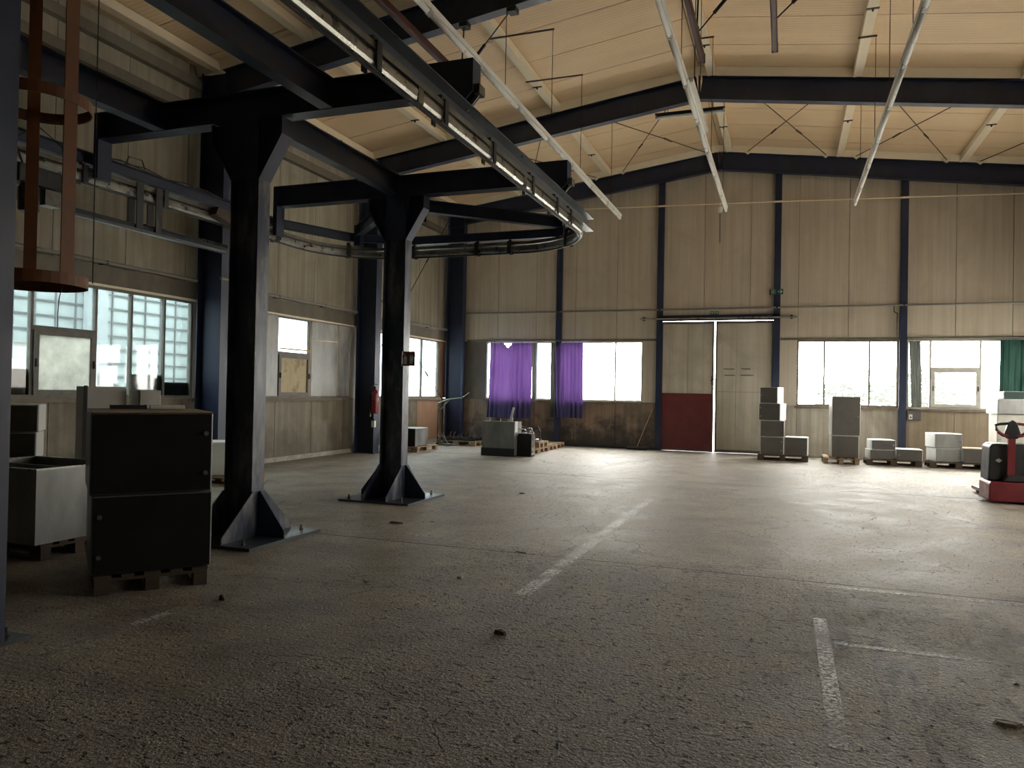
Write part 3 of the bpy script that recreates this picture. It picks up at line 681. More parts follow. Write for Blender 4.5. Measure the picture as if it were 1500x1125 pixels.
# diagonal arms from the second column head to the loop
for x1, y1, l in ((-3.45, 11.55, 'right'), (-7.0, 11.25, 'left')):
    p0 = Vector((-5.43 + (.3 if l == 'right' else -.3), C2 + .16, BZ0 - .19)); p1 = Vector((x1, y1, BZ0 - .19))
    d_ = thing('bracket_arm', 'blue diagonal arm from sign column to the %s of the conveyor loop' % ('door side' if l == 'right' else 'side wall side'), 'beam', tuple((p0 + p1) / 2), group='loop arms')
    MB().ibeam(p0, p1, .18, .12).build('arm', 'blue_paint', d_)
    MB().box((p1.x - .06, p1.y - .06, BZ0 - .36), (p1.x + .06, p1.y + .06, BZ0 - .01)).build('hanger_plate', 'blue_paint', d_)
# support rail bent around the end of the loop
TX0, TX1, TY = -7.70, -2.88, 11.80
sup = thing('loop_beam', 'blue support beam bent around the far end of the conveyor loop', 'beam', (-5.3, 11.0, 4.15))
MB().sweep([(-.05, 0), (.05, 0), (.05, .012), (.006, .012), (.006, .128), (.05, .128), (.05, .14), (-.05, .14), (-.05, .128), (-.006, .128), (-.006, .012), (-.05, .012)],
           [(TX0, -1.5, 4.16), (TX0, 9.9, 4.16), (-7.15, 11.2, 4.16), (-6.3, TY, 4.16), (-3.4, TY, 4.16), (-3.02, 11.35, 4.16)]).build('beam', 'blue_paint', sup)
rb = thing('track_beam', 'grey blue beam above the right conveyor run, open at its far end', 'beam', (-2.92, 5, 4.11))
MB().sweep([(-.065, 0), (.065, 0), (.065, .012), (-.053, .012), (-.053, .188), (.065, .188), (.065, .2), (-.065, .2)], [(-2.90, -1.5, 4.11), (-2.90, 11.3, 4.11)]).build('beam', 'blue_grey', rb)
# the track itself: tubular rail with lips and slot
def arc(cx, cy, r, a0, a1, n=12): return [(cx + r * math.cos(math.radians(a0 + (a1 - a0) * i / n)), cy + r * math.sin(math.radians(a0 + (a1 - a0) * i / n))) for i in range(n + 1)]
R_ = 1.35
loop = [(TX1, -1.5)] + [(TX1, y) for y in (1, 4, 7)] + arc(TX1 - R_, TY - R_, R_, 0, 90) + arc(TX0 + R_, TY - R_, R_, 90, 180) + [(TX0, y) for y in (7, 4, 1, -1.5)]
TZ = 4.0
tr = thing('conveyor_track', 'galvanised overhead conveyor track looping round the blue columns', 'conveyor', (-5.3, 6, TZ - .07))
prof = [(.034, -.055), (.046, -.030), (.046, .030), (.034, .055), (-.034, .055), (-.046, .030), (-.046, -.030), (-.034, -.055), (-.012, -.055), (-.012, -.040), (.012, -.040), (.012, -.055)]
MB().sweep(prof, [(x, y, TZ) for x, y in loop]).build('rail', 'galvanised', tr, smooth=False)
MB().sweep([(-.05, .0), (.05, .0), (.05, .05), (-.05, .05)], [(x, y, TZ + .068) for x, y in loop]).build('top_channel', 'galv_dirty', tr)
MB().sweep([(-.010, 0), (.010, 0), (.010, .022), (-.010, .022)], [(x, y, TZ - .077) for x, y in loop]).build('chain', 'black_steel', tr)
def clamp(x, y, a):
    R = Matrix.Rotation(a, 3, 'Z')
    mb = MB()
    for sx in (-.062, .062): mb.cbox(Vector((x, y, TZ + .02)) + R @ Vector((sx, 0, 0)), (.012, .07, .20), R)
    mb.cbox((x, y, TZ + .125), (.136, .07, .014), R).cbox((x, y, TZ + .155), (.05, .05, .05), R)
    mb.build('clamp', 'black_steel', tr)
for y in (.5, 2.0, 3.4, 4.75, 5.9, 7.05, 8.3, 9.3, 9.95): clamp(TX1, y, 0); 
for y in (.5, 2.2, 3.8, 5.2, 6.4, 7.6, 8.8, 9.9): clamp(TX0, y, 0)
for x in (-4.4, -5.0, -6.2): clamp(x, TY, math.pi / 2)
for ang, cx in ((45, TX1 - R_), (135, TX0 + R_)): clamp(cx + R_ * math.cos(math.radians(ang)), TY - R_ + R_ * math.sin(math.radians(ang)), math.radians(ang))
for y in (2.7, 5.4, 8.0): MB().sweep([(-.05, -.062), (.05, -.062), (.05, .062), (-.05, .062)], [(TX1, y, TZ), (TX1, y + .09, TZ)]).build('rail_coupling', 'galv_dirty', tr)
# lift section below the left run: drop bars, lower rail with chain rack, drive
lf = thing('drop_section', 'dark drop rail with chain rack hanging below the left conveyor run', 'conveyor', (TX0, 7.2, 3.5))
MB().sweep([(-.035, 0), (.035, 0), (.045, .03), (.035, .085), (-.035, .085), (-.045, .03)], [(TX0, 6.2, 3.53), (TX0, 8.75, 3.53)]).build('lower_rail', 'blue_grey', lf)
MB().sweep([(-.05, 0), (.05, 0), (.05, .018), (-.05, .018)], [(TX0, 7.3, 3.625), (TX0, 8.1, 3.625)]).build('rack_bar', 'black_steel', lf)
rk = MB()
for i in range(26): rk.box((TX0 - .02, 8.0 + i * .032, 3.615), (TX0 + .02, 8.016 + i * .032, 3.66))
rk.build('chain_rack', 'black_steel', lf)
for y in (7.12, 7.42): MB().box((TX0 - .078, y, 3.56), (TX0 - .066, y + .10, 4.14)).box((TX0 + .066, y, 3.56), (TX0 + .078, y + .10, 4.14)).box((TX0 - .066, y, 3.56), (TX0 + .066, y + .10, 3.60)).build('drop_plate', 'black_steel', lf)
dv = thing('drive_unit', 'dark conveyor drive with gear motor behind the ladder cage', 'motor', (TX0, 6.0, 3.8))
MB().box((TX0 - .14, 5.55, 3.72), (TX0 + .14, 6.15, 3.91)).build('gearbox', 'black_steel', dv, bevel=.01)
MB().lathe([(.09, 0), (.10, .02), (.10, .26), (.07, .30)], (TX0 + .02, 5.75, 3.44), n=14).build('motor', 'black_plastic', dv)
MB().box((TX0 - .07, 5.9, 3.55), (TX0 + .07, 6.08, 3.72)).build('terminal_box', 'galv_dirty', dv)
MB().tube([(TX0 + .12, 5.6, 3.9), (TX0 + .12, 5.5, 4.14), (TX0 + .12, 5.75, 4.36), (TX0 + .12, 6.05, 4.22), (TX0 + .12, 6.1, 3.9)], .010, 6).build('cable', 'black_plastic', dv)
cb = thing('cable_run', 'loose black cables lying along the left blue support beam', 'cable', (TX0, 7.5, 4.31))
for k in range(3):
    pts = [(TX0 + .01 * k - .02, 6.6 + .35 * i, 4.308 + (.05 * abs(math.sin(i * 1.3 + k)) if i % 3 else 0)) for i in range(10)]
    MB().tube(pts, .007, 5).build('cable', 'black_plastic', cb)
MB().tube([(TX0, 7.0, 4.31), (TX0, 7.05, 4.43), (TX0, 7.25, 4.44), (TX0, 7.3, 4.34)], .007, 5).build('cable', 'black_plastic', cb)
th = MB().prism([(8.35, 4.0), (8.9, 3.85), (9.0, 3.92), (8.95, 4.10), (8.4, 4.12)], 'x', TX0 + .065, TX0 + .20)
tag(th.build('switch_box', 'wood_dark', bevel=.008), 'brown rusty switch housing on the left conveyor run', 'switch')

# near column, ladder cage
nc = thing('steel_column', 'scuffed blue square column beside the orange ladder cage', 'column', (-4.6, 3.1, 0))
MB().box((-4.75, 2.95, .02), (-4.735, 3.25, BZ0)).box((-4.465, 2.95, .02), (-4.45, 3.25, BZ0)).box((-4.735, 3.235, .02), (-4.465, 3.25, BZ0)).box((-4.735, 2.95, .02), (-4.465, 2.965, BZ0)).build('shaft', 'blue_paint', nc)
MB().box((-4.86, 2.80, 0), (-4.43, 3.40, .02)).build('base_plate', 'blue_grey', nc)
for y in (2.85, 3.34): MB().lathe([(.02, 0), (.02, .018), (.012, .018), (.012, .05)], (-4.56, y, .02), n=6).build('anchor_bolt', 'galv_dirty', nc)
CXg, CYg, CR = -4.74, 3.58, .33
lc = thing('ladder_cage', 'rust orange ladder safety cage of flat bars and hoops', 'ladder', (CXg, CYg, 2.25))
def hoop(z, h=.075):
    pts = [(CXg + CR * math.cos(a), CYg + CR * math.sin(a), z) for a in [2 * math.pi * i / 40 for i in range(40)]]
    MB().sweep([(-.004, 0), (.004, 0), (.004, h), (-.004, h)], pts, closed=True).build('hoop', 'rust_orange', lc)
for z in (2.245, 3.44): hoop(z)
for a in (0, 145, 220, 285):
    ar = math.radians(a); R = Matrix.Rotation(ar, 3, 'Z')
    MB().cbox(Vector((CXg, CYg, 3.32)) + R @ Vector((CR - .010, 0, 0)), (.008, .095 if a == 0 else .078, 2.14), R).build('upright', 'rust_orange', lc)
cw = thing('hanging_wire', 'thin dark wire hanging down beside the ladder cage', 'wire', (-4.43, 3.8, 2.2))
MB().tube([(-4.36, 3.72, 4.5), (-4.36, 3.72, 3.4), (-4.365, 3.73, 2.27)], .004, 5).build('wire', 'black_steel', cw)
MB().tube([(-4.56, 3.66, 2.33), (-4.57, 3.67, 2.24), (-4.57, 3.65, 2.16), (-4.59, 3.66, 2.06), (-4.60, 3.67, 1.97)], .003, 5).build('wire', 'black_steel', cw)

# ================================================================== CEILING LAMPS, RAILS
LZ, SEG = 6.0, 1.53
ORD = ('first', 'second', 'third', 'fourth', 'fifth', 'sixth', 'seventh', 'eighth', 'ninth')
def lamp_row(X, yend, label, hx):
    n = 0; y1 = yend; seg = None
    while y1 > 3.0 and n < 9:
        y0 = y1 - SEG
        if seg is None:
            o = thing('batten_lamp', label, 'lamp', (X, (y0 + y1) / 2, LZ), group=label + ' battens')
            MB().sweep([(-.034, .035), (.034, .035), (.042, .095), (-.042, .095)], [(X, y0 + .005, LZ), (X, y1 - .005, LZ)]).build('housing', 'lamp_white', o)
            MB().tube([(X, y0 + .05, LZ), (X, y1 - .05, LZ)], .034, 10).build('tube', 'lamp_white', o, smooth=True)
            for e in (y0 + .005, y1 - .055): MB().box((X - .030, e, LZ - .03), (X + .030, e + .05, LZ + .036)).build('end_cap', 'lamp_grey', o)
            seg = o
        else:
            o = copy_tree(seg); o.location = (X, (y0 + y1) / 2, LZ)
        tag(o, label + ', ' + ORD[n] + ' from the gable wall')
        y1 = y0; n += 1
for X, ye, l, hx in ((-3.97, 18.5, 'white batten lamp in the row nearest the conveyor', -5.03), (-1.41, 18.4, 'white batten lamp in the row under the ridge', -1.60), (1.40, 18.6, 'white batten lamp in the row on the right slope', 1.25)):
    lamp_row(X, ye, l, hx)
    for i, y in enumerate((8.2, 10.3, 12.6, 14.6, 17.4)):
        h = thing('lamp_hanger', 'thin rod hanger of the lamp ' + l.split('in the ')[1] + ', ' + ORD[4 - i] + ' from the gable wall', 'hanger', (X, y, LZ + .085), group='hangers of the ' + l.split('in the ')[1])
        zt = raft_top(hx) - .012
        MB().box((min(X, hx - .12) - .02, y - .012, zt - .012), (max(X, hx + .12) + .02, y + .012, zt + .012)).build('arm', 'wood_dark', h)
        MB().tube([(X, y, zt), (X, y, LZ + .085)], .006, 5).build('rod', 'black_steel', h)
# one lamp across the hall under the ridge
o = thing('batten_lamp', 'single white batten lamp hung across the ridge', 'lamp', (-2.12, 17.0, 7.88))
MB().sweep([(-.03, .035), (.03, .035), (.05, .09), (-.05, .09)], [(-2.885, 17, 7.88), (-1.36, 17, 7.88)]).build('housing', 'black_steel', o)
MB().tube([(-2.86, 17, 7.88), (-1.385, 17, 7.88)], .034, 10).build('tube', 'lamp_white', o)
for x in (-2.885, -1.40): MB().box((x, 16.96, 7.84), (x + .04, 17.04, 7.93)).build('end_cap', 'lamp_white', o)
for x in (-2.6, -1.62): MB().tube([(x, 17, 7.96), (x, 17, raft_top(x) + .16)], .008, 5).build('rod', 'black_steel', o)
# short second strip clipped beside the middle row
o = thing('batten_lamp', 'short spare batten clipped beside the middle lamp row', 'lamp', (-1.345, 11.8, 6.1))
MB().sweep([(-.028, 0), (.028, 0), (.028, .07), (-.028, .07)], [(-1.345, 10.9, 6.09), (-1.345, 13.1, 6.09)]).build('housing', 'lamp_white', o)
MB().tube([(-1.36, 11.4, 6.16), (-1.36, 11.4, 8.2)], .008, 5).build('rod', 'black_steel', o)
# maroon rails hung from the rafter
def crane_rail(X, y1, Z, label, hang):
    r = thing('crane_rail', label, 'rail', (X, y1 - 4, Z), group='maroon rails')
    MB().sweep([(-.030, -.065), (.030, -.065), (.042, -.04), (.042, .045), (.025, .065), (-.025, .065), (-.042, .045), (-.042, -.04)], [(X, y1 - 9, Z), (X, y1, Z)]).build('rail', 'maroon_rail', r)
    MB().box((X - .045, y1 - .02, Z - .07), (X + .045, y1 + .012, Z + .07)).build('end_cap', 'black_steel', r)
    zt = raft_bot(X)
    MB().cbox((X, 11.0, Z + .09), (.06, .10, .09)).build('hanger_clamp', 'black_steel', r)
    MB().tube([(X, 11.0, Z + .1), (X + .02, 11.02, zt)], .013, 6).build('rod', 'black_steel', r)
    xb = X + .85
    MB().tube([(X + .03, 11.0, Z + .08), (xb, 11.02, raft_bot(xb))], .011, 6).build('stay', 'black_steel', r)
    a = Vector((X + .03, 11.0, Z + .08)); b = Vector((xb, 11.02, raft_bot(xb)))
    MB().tube([a.lerp(b, .25), a.lerp(b, .45)], .026, 6).build('turnbuckle', 'black_steel', r)
    for x in (X + .02, xb): MB().cbox((x, 11.05, raft_bot(x) - .03), (.14, .16, .08)).build('beam_clamp', 'black_steel', r)
crane_rail(-1.29, 11.75, 6.78, 'maroon rail ending beside the ridge lamp row', 0)
crane_rail(-.235, 11.75, 6.80, 'maroon rail ending right of the ridge', 0)
crane_rail(-5.0, 11.25, 6.64, 'maroon rail above the right conveyor run', 0)

# ================================================================== THINGS ON THE FLOOR
def make_pallet(label, x, y, z=0.0, rz=0.0, group='wooden pallets', wood='wood'):
    """1.2 x 0.8 pallet, long side along local X"""
    key = 'pallet_' + wood
    if key not in PAL:
        p = thing('wooden_pallet', label, 'pallet', (0, 0, 0), group=group)
        def brd(nm, a, b): MB().box(a, b).build(nm, wood, p, local=True)
        for yy in (-.345, -.1725, 0, .1725, .345): brd('deck_board', (-.6, yy - (.06 if abs(yy) != .1725 else .045), .122), (.6, yy + (.06 if abs(yy) != .1725 else .045), .144))
        for xx in (-.53, 0, .53): brd('cross_board', (xx - .07, -.4, .100), (xx + .07, .4, .122))
        for xx in (-.53, 0, .53):
            for yy in (-.35, 0, .35): brd('block', (xx - .07, yy - .05, .022), (xx + .07, yy + .05, .100))
        for yy in (-.35, 0, .35): brd('runner', (-.6, yy - .05, 0), (.6, yy + .05, .022))
        PAL[key] = p; o = p
    else: o = copy_tree(PAL[key])
    o.location = (x, y, z); o.rotation_euler = (0, 0, rz); tag(o, label, 'pallet', group); return o
PAL = {}
PH = .144
def cabinet(label, x, y, z, w_, d_, h_, yaw=0.0, body='sheet_steel', door='door_brown', knobs='R', group='steel cabinets', name='steel_cabinet', top=None):
    """x,y = middle of the front edge on the floor plan; front faces local -Y"""
    o = thing(name, label, 'cabinet', (x, y, z), yaw, group)
    MB().box((-w_ / 2, 0, .004), (w_ / 2, d_, h_)).build('body', body, o, bevel=.012, local=True)
    dr_ = MB().box((-w_ / 2 + .012, -.014, .014), (w_ / 2 - .012, -.001, h_ - .012)).build('door', door, o, bevel=.004, local=True)
    if top: MB().box((-w_ / 2 + .004, -.01, h_ + .0005), (w_ / 2 - .004, d_, h_ + .008)).build('top_sheet', top, o, local=True)
    for k in knobs or '':
        sx = 1 if k in 'Rr' else -1
        for zz in ((.24, .74) if k in 'RL' else (.5,)):
            MB().lathe([(.019, 0), (.019, .006), (.012, .010), (.010, .020)], (sx * (w_ / 2 - .055), -.034, h_ * zz), 'y', 10).build('knob', 'galvanised', dr_, local=True)
    return o
# --- black cabinets in front of the first column
YAW = math.radians(51.4); fm = Vector((-4.646, 4.572)); inn = Vector((-math.sin(YAW), math.cos(YAW)))
ac = Vector((math.cos(YAW), math.sin(YAW)))
pc = fm + inn * .58
make_pallet('dark wooden pallet under the two black cabinets', pc.x, pc.y, 0, YAW + math.pi / 2, wood='wood_dark')
cabinet('lower of the two large black-fronted cabinets on the dark pallet', fm.x, fm.y, PH, .86, .92, .605, YAW, 'sheet_steel', 'door_black', 'L', group='large black cabinets')
p2 = fm - ac * .012
cabinet('upper of the two large black-fronted cabinets, pale tan top', p2.x, p2.y, PH + .607, .87, .92, .632, YAW, 'sheet_steel', 'door_black', 'R', group='large black cabinets', top='cardboard')  # top sheet coloured pale tan
tz = PH + .607 + .632 + .009
q = fm + inn * .78 - ac * .14
o = thing('steel_tray', 'small dark steel tray lying on the upper black cabinet', 'tray', (q.x, q.y, tz), YAW)
MB().box((-.14, -.07, 0), (.14, .07, .012)).build('base', 'black_steel', o, local=True)
for a, b in (((-.14, -.07, .012), (-.128, .07, .035)), ((.128, -.07, .012), (.14, .07, .035)), ((-.128, -.07, .012), (.128, -.06, .035))): MB().box(a, b).build('rim', 'black_steel', o, local=True)
q = fm + inn * .80 + ac * .17
o = thing('polystyrene_slab', 'flat white foam slab lying on the upper black cabinet', 'slab', (q.x, q.y, tz), YAW)
MB().box((-.14, -.05, 0), (.14, .06, .034)).build('slab', 'white_plastic', o, local=True, bevel=.006)
MB().box((-.10, -.054, .008), (.06, -.0505, .02)).build('label_strip', 'sheet_bright', o, local=True)
# --- open steel bin on a pallet
make_pallet('dark wooden pallet under the open steel bin', -6.88, 5.30, 0, 0, wood='wood_dark')
o = thing('steel_bin', 'open galvanised steel bin with divider standing on a pallet', 'bin', (-6.88, 5.30, PH))
x0, x1, y0, y1, z0, z1 = -7.46, -6.28, 4.84, 5.74, PH + .002, .815
for nm, a, b in (('side_wall', (x1 - .008, y0, z0), (x1, y1, z1)), ('side_wall', (x0, y0, z0), (x0 + .008, y1, z1)), ('side_wall', (x0 + .008, y0, z0), (x1 - .008, y0 + .008, z1)), ('side_wall', (x0 + .008, y1 - .008, z0), (x1 - .008, y1, z1)), ('bottom', (x0 + .008, y0 + .008, z0), (x1 - .008, y1 - .008, z0 + .01)), ('divider', (x0 + .01, 5.28, z0 + .01), (x1 - .01, 5.29, z1 - .01))):
    MB().box(a, b).build(nm, 'sheet_steel', o)
MB().box((x0 - .006, y0 - .006, z1), (x1 + .006, y0 + .020, z1 + .014)).box((x0 - .006, y1 - .02, z1), (x1 + .006, y1 + .006, z1 + .014)).box((x1 - .02, y0 + .02, z1), (x1 + .006, y1 - .02, z1 + .014)).box((x0 - .006, y0 + .02, z1), (x0 + .02, y1 - .02, z1 + .014)).build('rim', 'galvanised', o)
# --- brown-fronted boxes behind the bin
yw = math.radians(44); ax = Vector((math.cos(yw), math.sin(yw)))
cr_ = Vector((-7.85, 6.04)); mid_ = cr_ - ax * .30
iv = Vector((-math.sin(yw), math.cos(yw)))
pq = mid_ + iv * .45
make_pallet('wooden pallet behind the steel bin under brown cabinets', pq.x, pq.y, 0, yw + math.pi / 2, wood='wood_dark')
cabinet('bottom cabinet of the brown-fronted stack behind the steel bin', mid_.x, mid_.y, PH, .60, .5, .60, yw, 'pale_paint', 'door_brown', None, 'brown-fronted stack')
cabinet('middle cabinet of the brown-fronted stack behind the steel bin', mid_.x, mid_.y, PH + .602, .60, .5, .30, yw, 'pale_paint', 'door_brown', None, 'brown-fronted stack')
cabinet('top cabinet of the brown-fronted stack behind the steel bin', mid_.x + .01, mid_.y, PH + .904, .62, .5, .31, yw, 'pale_paint', 'door_brown', None, 'brown-fronted stack')
# --- pale boxes standing behind the black cabinets
ya = math.radians(38); aa = Vector((math.cos(ya), math.sin(ya)))
b0 = Vector((-6.98, 6.03))
make_pallet('dark pallet behind the black cabinets under pale boxes', -6.98, 6.36, 0, 0, wood='wood_dark')
o = cabinet('tall pale grey box standing behind the black cabinets', -6.90, 6.10, PH, .42, .30, 1.43, math.radians(66), 'pale_paint', 'pale_paint', None, 'pale boxes')
MB().box((-.222, -.02, .01), (-.19, .0, 1.44)).build('shade_strip', 'black_steel', o, local=True)  # dark strip painted in for the shaded near side of the box
o = cabinet('narrow pale grey box beside the tall pale box', -6.62, 6.42, PH, .24, .30, 1.40, math.radians(66), 'pale_paint', 'pale_paint', None, 'pale boxes')
cabinet('low white cabinet between the steel bin and the black cabinets', -6.75, 5.88, 0.0, .30, .10, .95, ya, 'pale_paint', 'pale_paint', None, 'pale boxes') if False else None
# --- white box behind the first column
make_pallet('wooden pallet behind the first column under a white box', -8.85, 10.10, 0, 0)
o = cabinet('white painted cabinet on a pallet behind the first column', -8.78, 9.75, PH, .62, .6, .55, math.radians(30), 'white_plastic', 'white_plastic', 'l', 'white cabinet')
MB().lathe([(.012, 0), (.012, .004)], (-.20, -.019, .47), 'y', 8).build('hole', 'black_steel', o, local=True)
# --- grey-green box beside the second column
make_pallet('wooden pallet under the grey box beside the corner window', -9.28, 17.85, 0, math.pi / 2)
cabinet('grey-green steel box with front coloured dark as shade beside the corner window', -9.26, 17.32, PH, .58, .72, .47, 0, 'sheet_steel', 'door_black', None, 'grey box')  # black front colour stands in for shade on the near face
# --- corner pallets with steel hook racks
for i, (px, py, l) in enumerate(((-9.05, 20.45, 'wooden pallet with hook rack below the wheeled frame'), (-8.05, 21.45, 'wooden pallet with hook rack left of the steel tub'))):
    make_pallet(l, px, py, 0, 0)
    r = thing('hook_rack', 'low black steel hook rack lying on the pallet ' + ('below the wheeled frame' if i == 0 else 'left of the steel tub'), 'rack', (px, py, PH), group='hook racks')
    for yy in (-.3, 0, .3): MB().box((px - .55, py + yy - .02, PH + .002), (px + .55, py + yy + .02, PH + .06)).build('bar', 'black_steel', r)
    for xx in (-.5, -.17, .17, .5): MB().box((px + xx - .015, py - .36, PH + .06), (px + xx + .015, py + .36, PH + .10)).build('cross_bar', 'black_steel', r)
    for k in range(9):
        xx, yy = -.5 + .125 * k, (-.3, 0, .3)[k % 3]; hh = random.uniform(.10, .24)
        MB().tube([(px + xx, py + yy, PH + .06), (px + xx, py + yy, PH + hh), (px + xx + .05, py + yy, PH + hh + .05)], .012, 6).build('hook', 'galv_dirty', r)
o = thing('wheeled_frame', 'grey steel lifting frame with cranked arm in the corner', 'trolley', (-9.45, 20.0, 0))
for xx in (-9.60, -9.42):
    MB().tube([(xx, 19.95, .06), (xx, 19.95, 1.15), (xx + .10, 19.95, 1.32)], .024, 8).build('upright', 'galv_dirty', o)
    MB().tube([(xx, 19.95, .30), (xx + .22, 19.80, .06), (xx + .50, 19.72, .05)], .022, 8).build('foot', 'galv_dirty', o)
MB().tube([(-9.62, 19.95, 1.22), (-9.30, 19.95, 1.34), (-8.85, 19.95, 1.40)], .028, 8).build('arm', 'galv_dirty', o)
MB().tube([(-8.85, 19.95, 1.40), (-8.62, 19.95, 1.56)], .018, 8).build('lever', 'galvanised', o)
MB().tube([(-9.55, 19.95, 1.0), (-9.25, 19.95, 1.33)], .018, 8).build('brace', 'galv_dirty', o)
MB().lathe([(.04, 0), (.04, .03)], (-9.60, 19.90, .04), 'y', 12).build('wheel', 'black_plastic', o)
# --- steel tub, motor boxes and pallet row before the purple curtains
PR = [(-6.70, 18.40, 'front'), (-6.72, 19.30, 'second'), (-6.74, 20.20, 'third'), (-6.78, 21.08, 'rear')]
for x, y, l in PR: make_pallet('%s pallet of the row below the purple curtains' % l, x, y, 0, 0, 'pallets below the purple curtains')
make_pallet('pallet stacked on the pallet row, carrying the machine', -6.72, 19.28, PH + .001, 0, 'pallets below the purple curtains')
o = thing('steel_tub', 'large dark steel tub with scrap inside, before the purple curtain', 'bin', (-6.75, 17.75, 0))
x0, x1, y0, y1, z0, z1 = -7.16, -6.30, 17.42, 17.95, .03, .86
for a, b in (((x0, y0, z0), (x1, y0 + .01, z1)), ((x0, y1 - .01, z0), (x1, y1, z1)), ((x0, y0 + .01, z0), (x0 + .01, y1 - .01, z1)), ((x1 - .01, y0 + .01, z0), (x1, y1 - .01, z1))): MB().box(a, b).build('side_wall', 'sheet_steel', o)
MB().box((x0, y0, 0), (x1, y1, .03)).build('bottom', 'black_steel', o)
MB().box((x0 - .012, y0 - .012, .0), (x1 + .012, y0 - .001, .20)).build('base_strip', 'black_steel', o)  # dark strip along the foot of the tub front
MB().box((x1, y0 + .02, .60), (x1 + .012, y0 + .22, .87)).build('corner_plate', 'sheet_bright', o)
MB().box((x0 + .2, y0 - .006, z1), (x1, y0 + .012, z1 + .015)).build('rim', 'sheet_bright', o)
MB().box((x0 + .20, y0 + .0, z1 + .015), (x0 + .215, y0 + .012, z1 + .10)).build('peg', 'sheet_bright', o)
o = thing('scrap_bracket', 'bent white bracket arm sticking out of the steel tub', 'bracket', (-6.5, 17.70, .60))
MB().cbox((-6.47, 17.7, 1.04), (.055, .02, .36), Matrix.Rotation(math.radians(14), 3, 'Y')).build('arm', 'sheet_bright', o)
MB().prism([(-6.58, .88), (-6.44, .96), (-6.46, .74)], 'y', 17.70, 17.72).build('web', 'sheet_bright', o)
MB().tube([(-6.46, 17.71, .80), (-6.24, 17.80, .66)], .012, 6).tube([(-6.75, 17.7, .6), (-6.78, 17.7, .93)], .010, 6).tube([(-6.60, 17.7, .75), (-6.56, 17.7, .92)], .012, 6).build('rods', 'galvanised', o)
o = thing('steel_cabinet', 'small black cabinet leaning beside the steel tub', 'cabinet', (-6.08, 17.72, 0))
MB().box((-6.27, 17.64, .0), (-5.93, 17.93, .57)).build('body', 'door_black', o, bevel=.01)
MB().box((-5.93, 17.66, .04), (-5.918, 17.91, .54)).build('side_panel', 'galvanised', o)
for z in (.12, .45): MB().lathe([(.018, 0), (.018, .02)], (-5.918, 17.72, z), 'x', 10).build('knob', 'galvanised', o)
o = thing('pump_unit', 'greasy pump and motor lying on the stacked pallet', 'machine', (-6.6, 19.2, 2 * PH))
zz = 2 * PH + .002
MB().box((-7.1, 18.95, zz), (-6.25, 19.5, zz + .05)).build('base_frame', 'galv_dirty', o)
MB().lathe([(.08, 0), (.13, .02), (.13, .42), (.09, .46)], (-7.05, 19.2, zz + .19), 'x', 16).build('motor', 'black_steel', o, smooth=False)
for k in range(6): MB().lathe([(.14, 0), (.14, .012)], (-7.0 + .06 * k, 19.2, zz + .19), 'x', 16).build('fin', 'galv_dirty', o)
MB().lathe([(.05, 0), (.16, .02), (.16, .10), (.05, .12)], (-6.55, 19.2, zz + .20), 'x', 16).build('pump_head', 'galvanised', o)
MB().tube([(-6.40, 19.1, zz + .1), (-6.30, 19.05, zz + .34), (-6.22, 19.05, zz + .38), (-6.16, 19.05, zz + .28), (-6.16, 19.05, zz + .04)], .022, 8).build('hose', 'black_plastic', o)
MB().tube([(-6.9, 19.05, zz + .36), (-6.7, 18.98, zz + .42), (-6.35, 18.97, zz + .30), (-6.25, 18.97, zz + .06)], .018, 8).build('hose', 'galvanised', o)
o = thing('gear_housing', 'dark wooden crate with gear housing at the front of the pallet row', 'crate', (-6.35, 18.40, PH))
MB().box((-6.62, 18.22, PH + .002), (-6.18, 18.62, PH + .24)).build('crate', 'wood', o)
MB().lathe([(.05, 0), (.12, .02), (.12, .14), (.06, .18)], (-6.40, 18.42, PH + .243), n=14).build('housing', 'galv_dirty', o)
MB().tube([(-6.30, 18.25, PH + .245), (-6.25, 18.25, PH + .40), (-6.2, 18.3, PH + .44), (-6.16, 18.4, PH + .26)], .015, 6).build('hose', 'galvanised', o)
# --- broom leaning on the wall
o = thing('broom', 'wide push broom leaning on the brown wall by the red door leaf', 'broom', (-4.0, 21.55, 0))
MB().tube([(-4.03, 21.56, .09), (-3.66, 21.93, 1.18)], .013, 8).build('handle', 'wood', o)
MB().box((-4.32, 21.53, .065), (-3.74, 21.60, .10)).build('head', 'wood_dark', o)
br_ = MB()
for i in range(29): br_.box((-4.31 + .0198 * i, 21.535, 0), (-4.298 + .0198 * i, 21.595, .065))
br_.build('bristles', 'black_plastic', o)
